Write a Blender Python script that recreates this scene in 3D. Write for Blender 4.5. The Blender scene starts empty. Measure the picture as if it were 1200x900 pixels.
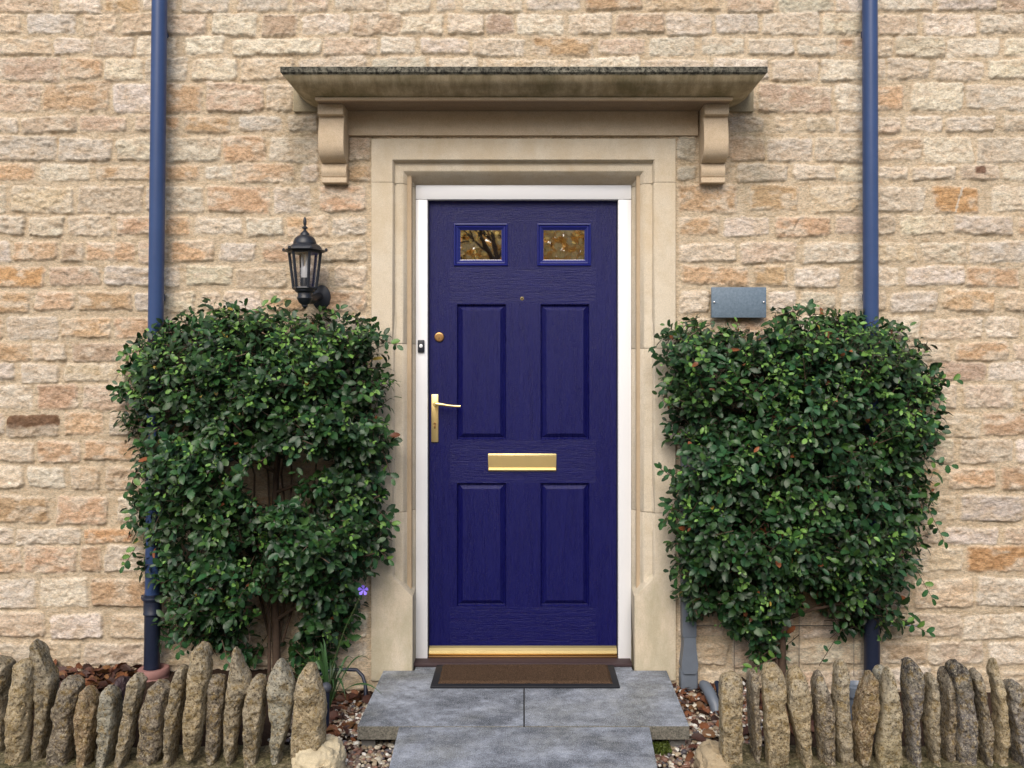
import bpy, bmesh, math, random
import numpy as np
from mathutils import Vector, Matrix
R = math.radians
random.seed(7); rng = np.random.default_rng(11)
scn = bpy.context.scene
C = scn.collection

# ------------------------------------------------------------ camera, sky, sun, exposure
DC, CZ, FPX, CX, HY = 4.0, 1.383, 1024.0, 614.0, 430.0     # camera distance to wall, eye height, focal length etc.
cam_d = bpy.data.cameras.new('camera'); cam = bpy.data.objects.new('camera', cam_d); C.objects.link(cam)
cam.location = (0, -DC, CZ); cam.rotation_euler = (R(90), 0, 0)
cam_d.sensor_width = 36; cam_d.lens = 36*FPX/1200
cam_d.shift_x = -14/1200; cam_d.shift_y = -20/1200
cam_d.clip_start = 0.05; cam_d.clip_end = 3000
scn.camera = cam
w = bpy.data.worlds.new('World'); scn.world = w; w.use_nodes = True
nt = w.node_tree; bg = nt.nodes['Background']
sky = nt.nodes.new('ShaderNodeTexSky'); sky.sky_type = 'NISHITA'; sky.sun_disc = False
SUN_EL, SUN_AZ = 43.0, 190.0          # azimuth clockwise from +y: the sun is on the camera's side
sky.sun_elevation = R(SUN_EL); sky.sun_rotation = R(SUN_AZ); sky.dust_density = 3.0; sky.air_density = 1.0
nt.links.new(sky.outputs[0], bg.inputs[0]); bg.inputs[1].default_value = 0.10
sl = bpy.data.lights.new('sun', 'SUN'); sl.energy = 1.5; sl.angle = R(45); sl.color = (1, .93, .84)
sun = bpy.data.objects.new('sun', sl); C.objects.link(sun)
sd_ = Vector((math.sin(R(SUN_AZ))*math.cos(R(SUN_EL)), math.cos(R(SUN_AZ))*math.cos(R(SUN_EL)), math.sin(R(SUN_EL))))
sun.rotation_euler = (-sd_).to_track_quat('-Z', 'Y').to_euler()
sun.location = sd_*20
scn.view_settings.view_transform = 'Standard'; scn.view_settings.look = 'None'
scn.view_settings.exposure = 1.0; scn.view_settings.gamma = 1

# ------------------------------------------------------------ helpers
def s_at(d): return FPX/(DC-d)
def PX(px, d=0.): return (px-CX)/s_at(d)
def PZ(py, d=0.): return CZ+(HY-py)/s_at(d)

def _h(ix, iy, iz, seed):
    n = (ix.astype(np.int64)*374761393 + iy.astype(np.int64)*668265263 + iz.astype(np.int64)*2147483647 + seed*974634777) & 0xffffffff
    n = ((n ^ (n >> 13))*1274126177) & 0xffffffff
    n = ((n ^ (n >> 16))*2246822519) & 0xffffffff
    return ((n ^ (n >> 15)) & 0xffffff)/float(0xffffff)
def noise(x, y, z=None, seed=0):
    x = np.asarray(x, float); y = np.asarray(y, float)
    ix, iy = np.floor(x), np.floor(y); fx, fy = x-ix, y-iy
    fx = fx*fx*(3-2*fx); fy = fy*fy*(3-2*fy)
    if z is None:
        k = np.zeros_like(ix)
        a = _h(ix, iy, k, seed)*(1-fx)+_h(ix+1, iy, k, seed)*fx
        b = _h(ix, iy+1, k, seed)*(1-fx)+_h(ix+1, iy+1, k, seed)*fx
        return (a*(1-fy)+b*fy)*2-1
    z = np.asarray(z, float); iz = np.floor(z); fz = z-iz; fz = fz*fz*(3-2*fz)
    o = 0
    for dz, wz in ((0, 1-fz), (1, fz)):
        a = _h(ix, iy, iz+dz, seed)*(1-fx)+_h(ix+1, iy, iz+dz, seed)*fx
        b = _h(ix, iy+1, iz+dz, seed)*(1-fx)+_h(ix+1, iy+1, iz+dz, seed)*fx
        o = o+(a*(1-fy)+b*fy)*wz
    return o*2-1
def fbm(x, y, z=None, seed=0, oct=4, ridged=False):
    o = 0; a = .5; f = 1.
    for i in range(oct):
        n = noise(x*f+i*7.3, y*f+i*3.1, None if z is None else z*f, seed+i)
        o = o+a*((1-2*abs(n)) if ridged else n); a *= .5; f *= 2.03
    return o
def sstep(a, b, x):
    t = np.clip((x-a)/(b-a), 0, 1); return t*t*(3-2*t)

def fast_mesh(name, V, F, col=None, smooth=True):
    V = np.asarray(V, np.float32); F = np.asarray(F, np.int32)
    me = bpy.data.meshes.new(name); n = F.shape[1]
    me.vertices.add(len(V)); me.vertices.foreach_set('co', V.ravel())
    me.loops.add(F.size); me.loops.foreach_set('vertex_index', F.ravel())
    me.polygons.add(len(F)); me.polygons.foreach_set('loop_start', np.arange(0, F.size, n, dtype=np.int32))
    me.polygons.foreach_set('use_smooth', np.full(len(F), smooth))
    me.update(calc_edges=True); me.validate()
    if col is not None:
        col = np.asarray(col, np.float32)
        if col.shape[1] == 3: col = np.hstack([col, np.ones((len(col), 1), np.float32)])
        ca = me.color_attributes.new('Col', 'FLOAT_COLOR', 'POINT'); ca.data.foreach_set('color', col.ravel())
    return me
def put(name, me, mt=None, parent=None, label=None, cat=None, group=None, kind=None, loc=None):
    o = bpy.data.objects.new(name, me); C.objects.link(o)
    if mt: me.materials.append(mt)
    if parent: o.parent = parent
    return tag(o, label, cat, group, kind, loc)
def tag(o, label=None, cat=None, group=None, kind=None, loc=None):
    if label: o['label'] = label
    if cat: o['category'] = cat
    if group: o['group'] = group
    if kind: o['kind'] = kind
    if loc: o.location = loc
    return o
def empty(name, label, cat, group=None, loc=(0, 0, 0)):
    o = bpy.data.objects.new(name, None); C.objects.link(o); o.empty_display_size = .1
    return tag(o, label, cat, group, None, loc)
def bm_obj(name, bm, mt, parent=None, smooth=False, **k):
    bmesh.ops.recalc_face_normals(bm, faces=bm.faces)
    me = bpy.data.meshes.new(name); bm.to_mesh(me); bm.free()
    if smooth:
        for p in me.polygons: p.use_smooth = True
        try: me.set_sharp_from_angle(angle=R(40))
        except Exception: pass
    return put(name, me, mt, parent, **k)
def add_box(bm, x0, x1, y0, y1, z0, z1, bev=0., seg=2):
    r = bmesh.ops.create_cube(bm, size=1)
    for v in r['verts']:
        v.co = Vector(((x0+x1)/2+v.co.x*(x1-x0), (y0+y1)/2+v.co.y*(y1-y0), (z0+z1)/2+v.co.z*(z1-z0)))
    if bev:
        es = set(e for v in r['verts'] for e in v.link_edges)
        bmesh.ops.bevel(bm, geom=list(es), offset=bev, segments=seg, affect='EDGES', profile=.5)
def box(name, x0, x1, y0, y1, z0, z1, mt, parent=None, bev=.002, **k):
    bm = bmesh.new(); add_box(bm, x0, x1, y0, y1, z0, z1, bev); return bm_obj(name, bm, mt, parent, smooth=True, **k)
def add_tube(bm, pts, rad, n=10, cap=True):
    pts = [Vector(p) for p in pts]
    if not hasattr(rad, '__len__'): rad = [rad]*len(pts)
    rings = []
    up = None
    for i, p in enumerate(pts):
        t = (pts[min(i+1, len(pts)-1)]-pts[max(i-1, 0)]).normalized()
        if up is None: up = t.orthogonal().normalized()
        up = (up-t*up.dot(t)); up = up.normalized() if up.length > 1e-6 else t.orthogonal().normalized()
        s = t.cross(up)
        rings.append([bm.verts.new(p+(up*math.cos(a)+s*math.sin(a))*rad[i]) for a in [2*math.pi*k/n for k in range(n)]])
    for a, b in zip(rings, rings[1:]):
        for k in range(n): bm.faces.new((a[k], a[(k+1) % n], b[(k+1) % n], b[k]))
    if cap: bm.faces.new(rings[0][::-1]); bm.faces.new(rings[-1])
def add_lathe(bm, prof, c=(0, 0, 0), n=24, axis='Z', phase=0.):
    c = Vector(c); rings = []
    for r, h in prof:
        ring = []
        for k in range(n):
            a = 2*math.pi*k/n+phase
            v = Vector((r*math.cos(a), r*math.sin(a), h)) if axis == 'Z' else Vector((r*math.cos(a), -h, r*math.sin(a)))
            ring.append(bm.verts.new(c+v))
        rings.append(ring)
    for a, b in zip(rings, rings[1:]):
        for k in range(n): bm.faces.new((a[k], a[(k+1) % n], b[(k+1) % n], b[k]))
    bm.faces.new(rings[0][::-1]); bm.faces.new(rings[-1])
def add_prism(bm, poly, x0, x1):
    """poly = [(y,z)] extruded along x"""
    a = [bm.verts.new((x0, y, z)) for y, z in poly]; b = [bm.verts.new((x1, y, z)) for y, z in poly]
    n = len(poly)
    for i in range(n): bm.faces.new((a[i], a[(i+1) % n], b[(i+1) % n], b[i]))
    bm.faces.new(a[::-1]); bm.faces.new(b)

# ------------------------------------------------------------ materials
class NB:
    def __init__(s, name):
        s.m = bpy.data.materials.new(name); s.m.use_nodes = True; s.t = s.m.node_tree
        s.b = s.t.nodes['Principled BSDF']; s.tc = s.t.nodes.new('ShaderNodeTexCoord')
    def lk(s, a, b): s.t.links.new(a, b)
    def n(s, ty, **k):
        o = s.t.nodes.new('ShaderNode'+ty)
        for a, v in k.items(): setattr(o, a, v)
        return o
    def mapv(s, sc):
        m = s.n('Mapping'); m.inputs['Scale'].default_value = sc; s.lk(s.tc.outputs['Object'], m.inputs[0]); return m.outputs[0]
    def noise(s, sc=10, det=4, rough=.6, vec=None, dist=0):
        o = s.n('TexNoise'); o.inputs['Scale'].default_value = sc; o.inputs['Detail'].default_value = det
        o.inputs['Roughness'].default_value = rough; o.inputs['Distortion'].default_value = dist
        s.lk(vec or s.tc.outputs['Object'], o.inputs['Vector']); return o.outputs['Fac']
    def vor(s, sc=10, out='Distance', vec=None):
        o = s.n('TexVoronoi'); o.inputs['Scale'].default_value = sc; s.lk(vec or s.tc.outputs['Object'], o.inputs['Vector']); return o.outputs[out]
    def ramp(s, fac, stops):
        o = s.n('ValToRGB'); e = o.color_ramp.elements
        while len(e) < len(stops): e.new(.5)
        for q, (p, c) in zip(e, stops):
            q.position = p; q.color = (c, c, c, 1) if not hasattr(c, '__len__') else (*c[:3], 1)
        s.lk(fac, o.inputs[0]); return o.outputs[0]
    def mix(s, fac, a, b, mode='MIX'):
        o = s.n('Mix', data_type='RGBA', blend_type=mode)
        for k, v in ((0, fac), (6, a), (7, b)):
            if hasattr(v, 'is_output'): s.lk(v, o.inputs[k])
            else: o.inputs[k].default_value = v if k == 0 else (*v[:3], 1)
        return o.outputs[2]
    def math(s, op, a, b=0., c=None):
        o = s.n('Math', operation=op)
        for k, v in enumerate((a, b) if c is None else (a, b, c)):
            if hasattr(v, 'is_output'): s.lk(v, o.inputs[k])
            else: o.inputs[k].default_value = v
        return o.outputs[0]
    def attr(s, name='Col'):
        o = s.n('Attribute'); o.attribute_name = name; return o.outputs['Color']
    def col(s, c):
        if hasattr(c, 'is_output'): s.lk(c, s.b.inputs['Base Color'])
        else: s.b.inputs['Base Color'].default_value = (*c[:3], 1)
    def set(s, rough=.8, spec=.3, metal=0.):
        if hasattr(rough, 'is_output'): s.lk(rough, s.b.inputs['Roughness'])
        else: s.b.inputs['Roughness'].default_value = rough
        s.b.inputs['Specular IOR Level'].default_value = spec; s.b.inputs['Metallic'].default_value = metal
    def bump(s, hgt, st=.5, dist=.01):
        o = s.n('Bump'); o.inputs['Strength'].default_value = st; o.inputs['Distance'].default_value = dist
        s.lk(hgt, o.inputs['Height']); s.lk(o.outputs[0], s.b.inputs['Normal'])
    def sep(s):
        o = s.n('SeparateXYZ'); s.lk(s.tc.outputs['Object'], o.inputs[0]); return o.outputs

def simple(name, c, rough=.6, spec=.4, metal=0., nscale=40, var=.12, bump=0., bscale=80):
    m = NB(name); a = [max(0, x*(1-var)) for x in c]; b = [min(1, x*(1+var)) for x in c]
    m.col(m.mix(m.noise(nscale, 5), a, b)); m.set(rough, spec, metal)
    if bump: m.bump(m.noise(bscale, 5), bump, .003)
    return m.m
# wall masonry
m = NB('rubble_limestone')
vc = m.attr(); n1 = m.noise(1, 6, .72, m.mapv((85, 120, 210)), .5); n2 = m.noise(420, 3, .6); n3 = m.noise(1, 5, .65, m.mapv((24, 24, 44)), .6)
c = m.mix(1., vc, m.ramp(n1, [(.38, .70), (.5, 1.03), (.62, 1.24)]), 'MULTIPLY')
c = m.mix(1., c, m.ramp(n3, [(.36, (.90, .83, .75)), (.5, (1., .98, .95)), (.62, (1.07, 1.07, 1.07))]), 'MULTIPLY')
c = m.mix(m.ramp(n2, [(.63, 0.), (.70, .5)]), c, (.20, .15, .10))
m.col(c); m.set(.92, .15)
n4 = m.noise(52, 5, .75)
m.bump(m.math('ADD', m.math('ADD', n1, m.math('MULTIPLY', n2, .5)), n4), 1., .010)
M_WALL = m.m
# dressed stone
def dressed(name, base, stain=0., foot=0):
    m = NB(name); n1 = m.noise(9, 6, .6); n2 = m.noise(260, 4, .7); n3 = m.noise(3, 4, .6)
    c = m.mix(n1, [x*.86 for x in base], [min(1, x*1.1) for x in base])
    c = m.mix(m.ramp(n3, [(.42, 0.), (.7, .4)]), c, (base[0]*.92, base[1]*.82, base[2]*.68))
    c = m.mix(m.ramp(n2, [(.38, .5), (.46, 0.)]), c, [x*.6 for x in base])
    c = m.mix(m.ramp(m.noise(30, 6, .7), [(.36, .45), (.52, 0.)]), c, [base[0]*.80, base[1]*.76, base[2]*.68])
    c = m.mix(m.ramp(n2, [(.54, 0.), (.64, .35)]), c, [min(1, x*1.35) for x in base])
    if stain:
        xyz = m.sep()
        st = m.noise(1, 6, .7, m.mapv((26, 8, 3.0))); st2 = m.noise(6, 4, .6, m.mapv((1, 1, .5)))
        c = m.mix(m.math('MULTIPLY', m.ramp(st, [(.36, .85), (.60, .05)]), .7), c, (.20, .16, .085))
        c = m.mix(m.ramp(st2, [(.46, 0.), (.66, .65)]), c, (.13, .115, .05))
        top = m.ramp(m.math('ADD', m.math('MULTIPLY', m.math('SUBTRACT', xyz[2], 2.616), 60.), m.math('MULTIPLY', m.noise(40, 4), .5)), [(.25, 0.), (.6, 1.)])
        blk = m.mix(m.ramp(m.noise(55, 5, .75), [(.42, 0.), (.58, 1.)]), (.022, .022, .018), (.20, .19, .15))
        blk = m.mix(m.ramp(m.noise(4, 3), [(.35, 0.), (.6, .5)]), blk, (.028, .027, .022))
        c = m.mix(top, c, blk)
    if foot:
        xyz = m.sep(); g = m.math('SUBTRACT', m.math('MULTIPLY', m.noise(1, 5, .65, m.mapv((14, 14, 5))), 1.1), m.math('MULTIPLY', xyz[2], .42))
        c = m.mix(m.ramp(g, [(.30, 0.), (.62, .55)]), c, (.31, .285, .19))
        t = m.math('MULTIPLY', m.math('GREATER_THAN', xyz[2], 1.9), m.noise(1, 4, .6, m.mapv((9, 9, 5))))
        c = m.mix(m.ramp(t, [(.40, 0.), (.62, .45)]), c, (.46, .36, .23))
    m.col(c); m.set(.9, .18); m.bump(m.math('ADD', n2, m.noise(50, 5, .7)), .35, .004); return m.m
M_DRESS = dressed('dressed_limestone', (.575, .51, .405), foot=1)
M_CANOPY = dressed('weathered_canopy_stone', (.52, .44, .30), stain=1)
M_SOFF = dressed('shaded_soffit_stone', (.27, .205, .145))  # canopy stone darkened, so the soffit's shade is in the colour
M_CORB = dressed('corbel_stone', (.56, .455, .33))
M_MORT = simple('mortar', (.40, .31, .21), .95, .1, bump=.4, bscale=200)
# door
def door_mat():
    m = NB('blue_woodgrain_door'); xyz = m.sep()
    gv = m.noise(1, 5, .65, m.mapv((300, 60, 16)), .6); gh = m.noise(1, 5, .65, m.mapv((16, 60, 300)), .6)
    gv2 = m.noise(1, 3, .5, m.mapv((60, 10, 4)), 1.); gh2 = m.noise(1, 3, .5, m.mapv((5, 10, 65)), 1.2)
    def band(z0, z1): return m.math('MULTIPLY', m.math('GREATER_THAN', xyz[2], z0), m.math('LESS_THAN', xyz[2], z1))
    f = band(2.062, 3.); f = m.math('MAXIMUM', f, band(1.684, 1.855)); f = m.math('MAXIMUM', f, band(.836, 1.035)); f = m.math('MAXIMUM', f, band(0., .248))
    inx = m.math('LESS_THAN', m.math('ABSOLUTE', m.math('ADD', xyz[0], .005)), .345)
    f = m.math('MULTIPLY', f, inx)
    g = m.mix(f, m.mix(.4, gv, gv2), m.mix(.4, gh, gh2))
    m.col(m.mix(m.ramp(g, [(.34, 0.), (.66, 1.)]), (.003, .003, .055), (.005, .006, .082)))
    m.set(m.ramp(g, [(.3, .22), (.7, .36)]), .27); m.b.inputs['Coat Weight'].default_value = .0; m.b.inputs['Coat Roughness'].default_value = .22
    m.bump(m.math('ADD', g, m.math('MULTIPLY', m.noise(420, 2), .6)), .65, .004); return m.m
M_DOOR = door_mat()
M_GLAZ = simple('blue_moulding', (.006, .010, .13), .28, .45, var=.1)
M_UPVC = simple('white_upvc', (.70, .71, .73), .28, .5, nscale=3, var=.02)
M_BRASS = simple('polished_brass', (.95, .74, .34), .36, .5, 1., 12, .06)
M_BRONZE = simple('aged_brass', (.42, .25, .11), .38, .5, 1., 300, .2)
M_DARK = simple('dark_recess', (.01, .009, .008), .7, .2)
M_GLASS = NB('mirror_glass'); M_GLASS.col((.86, .84, .80)); M_GLASS.set(.015, .5, 1.); M_GLASS.bump(M_GLASS.noise(9, 2), .04, .002); M_GLASS = M_GLASS.m
M_SILL = simple('dark_brown_sill', (.045, .028, .030), .55, .3, nscale=60, var=.35, bump=.3)
M_PIPE = simple('blue_pipe_paint', (.030, .058, .150), .36, .36, nscale=6, var=.16, bump=.05)
M_PIPE2 = simple('navy_iron_pipe_shade', (.010, .015, .034), .40, .45, nscale=30, var=.3, bump=.15)  # near-black navy; on the lower pipes it carries painted-in shade
M_CLAY = simple('clay_collar', (.26, .135, .12), .7, .3, nscale=30, var=.25, bump=.2)
M_GREYP = simple('grey_plastic', (.115, .135, .165), .42, .4, nscale=20, var=.2, bump=.05)
M_IRON = simple('black_lantern_metal', (.012, .015, .022), .42, .45, nscale=60, var=.4, bump=.2, bscale=160)
M_SLATE = NB('slate_plaque')
q = M_SLATE.noise(90, 6, .7); M_SLATE.col(M_SLATE.mix(M_SLATE.ramp(q, [(.3, 0.), (.7, 1.)]), (.085, .125, .165), (.15, .20, .255)))
M_SLATE.set(.55, .35); M_SLATE.bump(M_SLATE.noise(160, 5), .3, .002); M_SLATE = M_SLATE.m
M_STEEL = simple('screw_steel', (.7, .7, .72), .25, .5, 1.)
# stone slabs
m = NB('blue_grey_paving'); n1 = m.noise(4.2, 9, .74, m.mapv((1, 1.5, 1)), .3); n2 = m.noise(220, 5, .8); n3 = m.noise(26, 6, .7)
c = m.mix(m.ramp(n1, [(.38, 0.), (.60, 1.)]), (.070, .080, .095), (.29, .32, .37))
c = m.mix(m.ramp(m.noise(3.2, 5, .6), [(.48, 0.), (.7, .55)]), c, (.155, .155, .12))
c = m.mix(1., c, m.ramp(n3, [(.38, .66), (.62, 1.28)]), 'MULTIPLY')
c = m.mix(m.ramp(n2, [(.40, .6), (.48, 0.)]), c, (.035, .04, .05)); c = m.mix(m.ramp(n2, [(.52, 0.), (.60, .7)]), c, (.42, .45, .50))
m.col(c); m.set(.72, .3); m.bump(m.math('ADD', n2, n3), .4, .003); M_SLAB = m.m
m = NB('slab_edge'); n2 = m.noise(150, 5, .8); c = m.mix(m.ramp(n2, [(.36, 0.), (.66, 1.)]), (.06, .06, .05), (.24, .225, .19)); m.col(c); m.set(.9, .2); m.bump(n2, .6, .005); M_SEDGE = m.m
M_MATF = simple('black_rubber', (.012, .013, .017), .6, .3)
M_COIR = NB('brown_coir'); q = M_COIR.noise(420, 4, .8); M_COIR.col(M_COIR.mix(M_COIR.ramp(q, [(.40, 0.), (.60, 1.)]), (.025, .015, .010), (.19, .12, .075))); M_COIR.set(.95, .1); M_COIR.bump(q, 1., .008); M_COIR = M_COIR.m
# lichened edging stone
m = NB('lichened_stone'); vc = m.attr()
n1 = m.noise(16, 7, .72); n2 = m.noise(110, 6, .82); n3 = m.noise(38, 5, .7); vv = m.vor(75)
c = m.mix(1., vc, m.ramp(n1, [(.38, .60), (.62, 1.45)]), 'MULTIPLY')
c = m.mix(m.ramp(m.noise(7, 5, .65), [(.50, 0.), (.62, .6)]), c, (.50, .46, .37))
c = m.mix(m.ramp(n3, [(.50, 0.), (.62, .75)]), c, (.34, .235, .085))
c = m.mix(m.ramp(n3, [(.26, .8), (.42, 0.)]), c, (.075, .066, .06))
c = m.mix(m.ramp(n2, [(.40, .85), (.47, 0.)]), c, (.028, .022, .016))
c = m.mix(m.ramp(n2, [(.53, 0.), (.60, .85)]), c, (.62, .55, .40))
m.col(c); m.set(.95, .12); m.bump(m.math('ADD', m.math('MULTIPLY', n2, .9), m.math('MULTIPLY', m.ramp(vv, [(.0, 0.), (.35, 1.)]), .35)), 1., .018); M_EDGE = m.m
M_BASE = dressed('pale_weathered_limestone', (.52, .45, .31))
m = NB('moss_topped_stone'); n1 = m.noise(8, 6, .7); n2 = m.noise(90, 6, .8)
c = m.mix(m.ramp(n1, [(.40, 0.), (.6, 1.)]), (.27, .225, .14), (.10, .095, .045)); c = m.mix(m.ramp(n2, [(.42, .8), (.52, 0.)]), c, (.04, .033, .022)); c = m.mix(m.ramp(n2, [(.55, 0.), (.64, .6)]), c, (.45, .38, .25))
m.col(c); m.set(.95, .1); m.bump(n2, .8, .012); M_MOSS = m.m
# vertex-coloured stuff
def vcol(name, rough=.5, spec=.4, nscale=150, trans=0., bump=0.):
    m = NB(name); c = m.mix(1., m.attr(), m.ramp(m.noise(nscale, 4), [(.25, .75), (.75, 1.2)]), 'MULTIPLY'); m.col(c); m.set(rough, spec)
    if bump: m.bump(m.noise(nscale*2, 4), bump, .003)
    if trans:
        o = m.t.nodes['Material Output']; tr = m.n('BsdfTranslucent'); mx = m.n('MixShader'); mx.inputs[0].default_value = trans
        m.lk(c, tr.inputs[0]); m.lk(m.b.outputs[0], mx.inputs[1]); m.lk(tr.outputs[0], mx.inputs[2]); m.lk(mx.outputs[0], o.inputs[0])
    return m.m
M_LEAF = vcol('glossy_leaf', .42, .38, 200, .12)
M_LITTER = vcol('dead_leaf', .6, .35, 160, .1, .3)
M_PEB = vcol('flint_pebble', .5, .4, 120, 0, .4)
M_BARK = simple('bark', (.085, .058, .042), .9, .15, nscale=60, var=.4, bump=.8, bscale=90)
M_STEM = simple('green_stem', (.045, .07, .02), .6, .3)
M_SOIL = NB('soil'); q = M_SOIL.noise(60, 6, .75); M_SOIL.col(M_SOIL.mix(q, (.018, .012, .009), (.085, .052, .036))); M_SOIL.set(.95, .1); M_SOIL.bump(q, 1., .02); M_SOIL = M_SOIL.m
M_GROUND = NB('pale_bounce_ground'); q = M_GROUND.noise(3, 8, .7); M_GROUND.col(M_GROUND.mix(q, (.19, .17, .14), (.29, .26, .215))); M_GROUND.set(.95, .1); M_GROUND.bump(M_GROUND.noise(80, 5), .8, .02); M_GROUND = M_GROUND.m  # unseen ground made pale to bounce light up under the canopy

# ------------------------------------------------------------ traced rubble stones (photo pixels on the wall plane)
SP = """
0:-10,14|-20,62,t|70,118,w|122,165,t|168,206,w|214,269,w|279,338,t|343,384,t|393,453,w|456,505,w|512,533,w|542,612,w|618,681,w|686,752,o|758,843,p|851,907,p|912,977,w|979,1020,w|1024,1093,w|1098,1168,w|1171,1222,w
1:17,41|-12,25,t|32,90,g|98,136,t|142,188,t|194,242,t|248,301,w|307,349,w|354,410,w|413,469,t|470,520,w|524,567,w|569,603,w|606,660,w|666,717,w|721,779,t|780,834,w|838,888,w|892,961,g|964,1010,w|1014,1074,t|1081,1144,w|1148,1199,w|1204,1240,w
2:45,65|-10,61,t|64,107,w|109,158,t|161,207,w|217,263,w|272,377,w|379,442,w|446,487,w|492,549,w|553,615,w|623,695,w|700,755,w|760,814,w|822,872,w|876,930,w|934,980,w|982,1000,o|1002,1020,w|1022,1046,t|1048,1106,w|1108,1172,w|1176,1225,w
3:69,94|-10,72,p|75,121,o|123,169,w|171,220,w|226,278,w|283,345,t|350,430,w|436,500,w|503,560,w|565,665,w|668,750,w|752,830,w|835,900,w|904,959,w|961,1022,w|1026,1037,w|1039,1088,w|1094,1152,w|1157,1220,w
4:99,131|-15,49,o|51,129,o|133,188,o|192,236,o|241,310,p|313,344,t|348,400,t|830,884,t|888,975,p|979,1022,w|1025,1059,w|1067,1129,w|1131,1220,g
5:137,155|-10,23,w|26,91,t|93,149,p|159,188,t|192,210,t|216,270,w|279,332,g|338,373,w|376,405,t|820,850,t|853,895,w|908,928,t|945,979,w|983,1024,w|1028,1055,t|1060,1104,w|1107,1167,w|1176,1230,w
6:161,190|-10,67,w|69,131,t|136,188,g|193,260,g|262,312,o|316,374,t|378,404,t|408,434,p|793,816,t|820,850,t|854,896,w|898,952,p|954,1022,w|1026,1080,p|1082,1140,w|1144,1220,w
7:194,212|-10,42,o|47,105,w|113,188,o|194,235,o|240,274,g|276,345,o|352,374,w|408,434,o|793,816,o|863,922,g|929,979,w|981,1026,w|1029,1063,w|1068,1120,w|1124,1170,b|1174,1220,w
8:218,249|-10,7,w|14,87,t|92,168,t|171,189,w|194,238,g|243,316,o|321,364,w|374,429,o|795,863,o|878,935,t|950,1024,t|1029,1083,w|1092,1146,O|1161,1222,w
9:254,276|-10,29,g|34,75,t|80,131,t|137,187,o|193,223,o|228,284,w|289,332,w|335,384,t|388,430,w|796,843,o|848,901,w|907,973,w|978,1022,t|1025,1049,t|1055,1106,w|1117,1186,w|1192,1240,w
10:284,307|-10,13,g|16,68,o|72,99,o|101,159,o|162,196,t|200,251,o|257,300,w|308,366,o|372,430,t|796,862,w|867,932,t|941,1020,g|1024,1074,t|1080,1133,w|1135,1220,g
11:313,336|-10,53,O|58,118,o|122,188,g|192,212,w|219,273,w|277,337,t|342,385,t|392,430,t|798,877,o|883,921,o|929,984,w|1000,1020,t|1024,1053,w|1060,1130,w|1131,1194,o|1198,1240,o
12:342,365|-10,35,o|41,88,o|92,155,o|158,187,w|193,228,w|236,259,g|262,307,w|312,358,g|373,430,o|796,832,w|838,895,t|900,932,w|937,978,w|985,1020,w|1024,1038,t|1042,1098,w|1105,1166,o|1176,1230,t
13:372,397|-20,4,o|8,69,w|73,131,o|134,187,o|193,250,t|256,320,o|326,370,t|376,430,w|796,850,t|856,930,o|936,1000,w|1006,1036,t|1040,1077,w|1079,1151,t|1155,1194,w|1198,1240,o
14:403,422|-10,36,o|38,78,t|84,152,w|156,210,t|215,300,t|305,360,w|366,430,o|796,870,t|876,940,t|946,1010,w|1016,1072,t|1077,1113,w|1119,1181,o|1187,1230,w
15:425,447|-10,17,w|25,69,g|75,138,t|142,200,t|206,260,o|266,340,t|346,430,t|796,860,t|866,950,w|956,1020,t|1026,1086,t|1090,1156,w|1158,1220,w
16:452,480|-10,38,w|44,92,o|97,160,o|166,230,t|236,310,t|316,370,o|376,430,t|796,850,o|856,920,t|926,1000,t|1006,1090,w|1095,1120,t|1128,1187,t|1193,1240,o
17:485,511|-20,6,t|9,70,B|75,121,t|128,175,w|181,260,t|266,330,o|336,400,t|406,430,t|796,870,t|876,950,o|956,1010,t|1016,1081,t|1085,1149,t|1152,1220,o
18:517,541|-10,41,t|44,95,o|99,170,o|176,240,t|246,310,w|316,390,t|396,430,t|796,840,t|846,930,t|936,1000,w|1006,1075,o|1080,1117,p|1125,1186,t|1190,1230,w
19:547,573|-10,28,w|33,77,g|84,117,o|124,172,o|178,240,t|246,320,t|326,380,t|386,430,o|796,860,t|866,940,t|946,1010,t|1016,1068,t|1072,1101,o|1110,1167,o|1172,1220,o
20:581,612|-10,57,o|67,126,o|138,180,w|186,250,t|256,330,o|336,390,t|396,430,t|796,850,w|856,920,t|926,1000,t|1006,1070,t|1075,1119,o|1124,1200,g|1205,1240,t
21:618,637|-10,17,w|19,95,w|98,157,O|162,230,t|236,300,t|306,380,t|386,430,t|796,880,t|886,950,t|956,1020,o|1026,1100,t|1106,1170,w|1175,1220,w
22:641,671|-10,26,o|29,90,o|94,120,o|123,172,w|178,250,t|256,340,t|346,400,t|406,430,o|796,860,t|866,930,t|936,1000,t|1006,1066,t|1070,1128,t|1132,1220,O
23:679,711|-10,42,g|47,103,o|107,180,t|186,250,t|256,310,t|316,390,t|396,430,t|796,850,t|856,940,t|946,1010,t|1016,1066,t|1070,1140,t|1143,1220,w
24:718,747|-10,53,t|59,122,w|131,180,t|186,260,t|266,340,t|346,400,t|406,430,w|796,850,t|856,930,t|936,1000,w|1006,1060,t|1064,1127,t|1128,1215,w
25:753,779|-10,40,t|44,95,t|99,180,t|186,260,t|266,330,t|336,430,t|796,852,t|858,905,t|910,1010,w|1032,1086,w|1088,1152,t|1158,1220,w
26:785,806|-20,60,t|64,150,t|156,240,t|246,330,t|336,430,t|796,900,t|906,990,t|996,1090,t|1096,1170,t|1174,1240,t
27:811,835|-20,80,t|86,180,t|186,300,t|306,430,t|800,900,t|906,1010,t|1016,1120,t|1126,1230,t
"""
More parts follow.
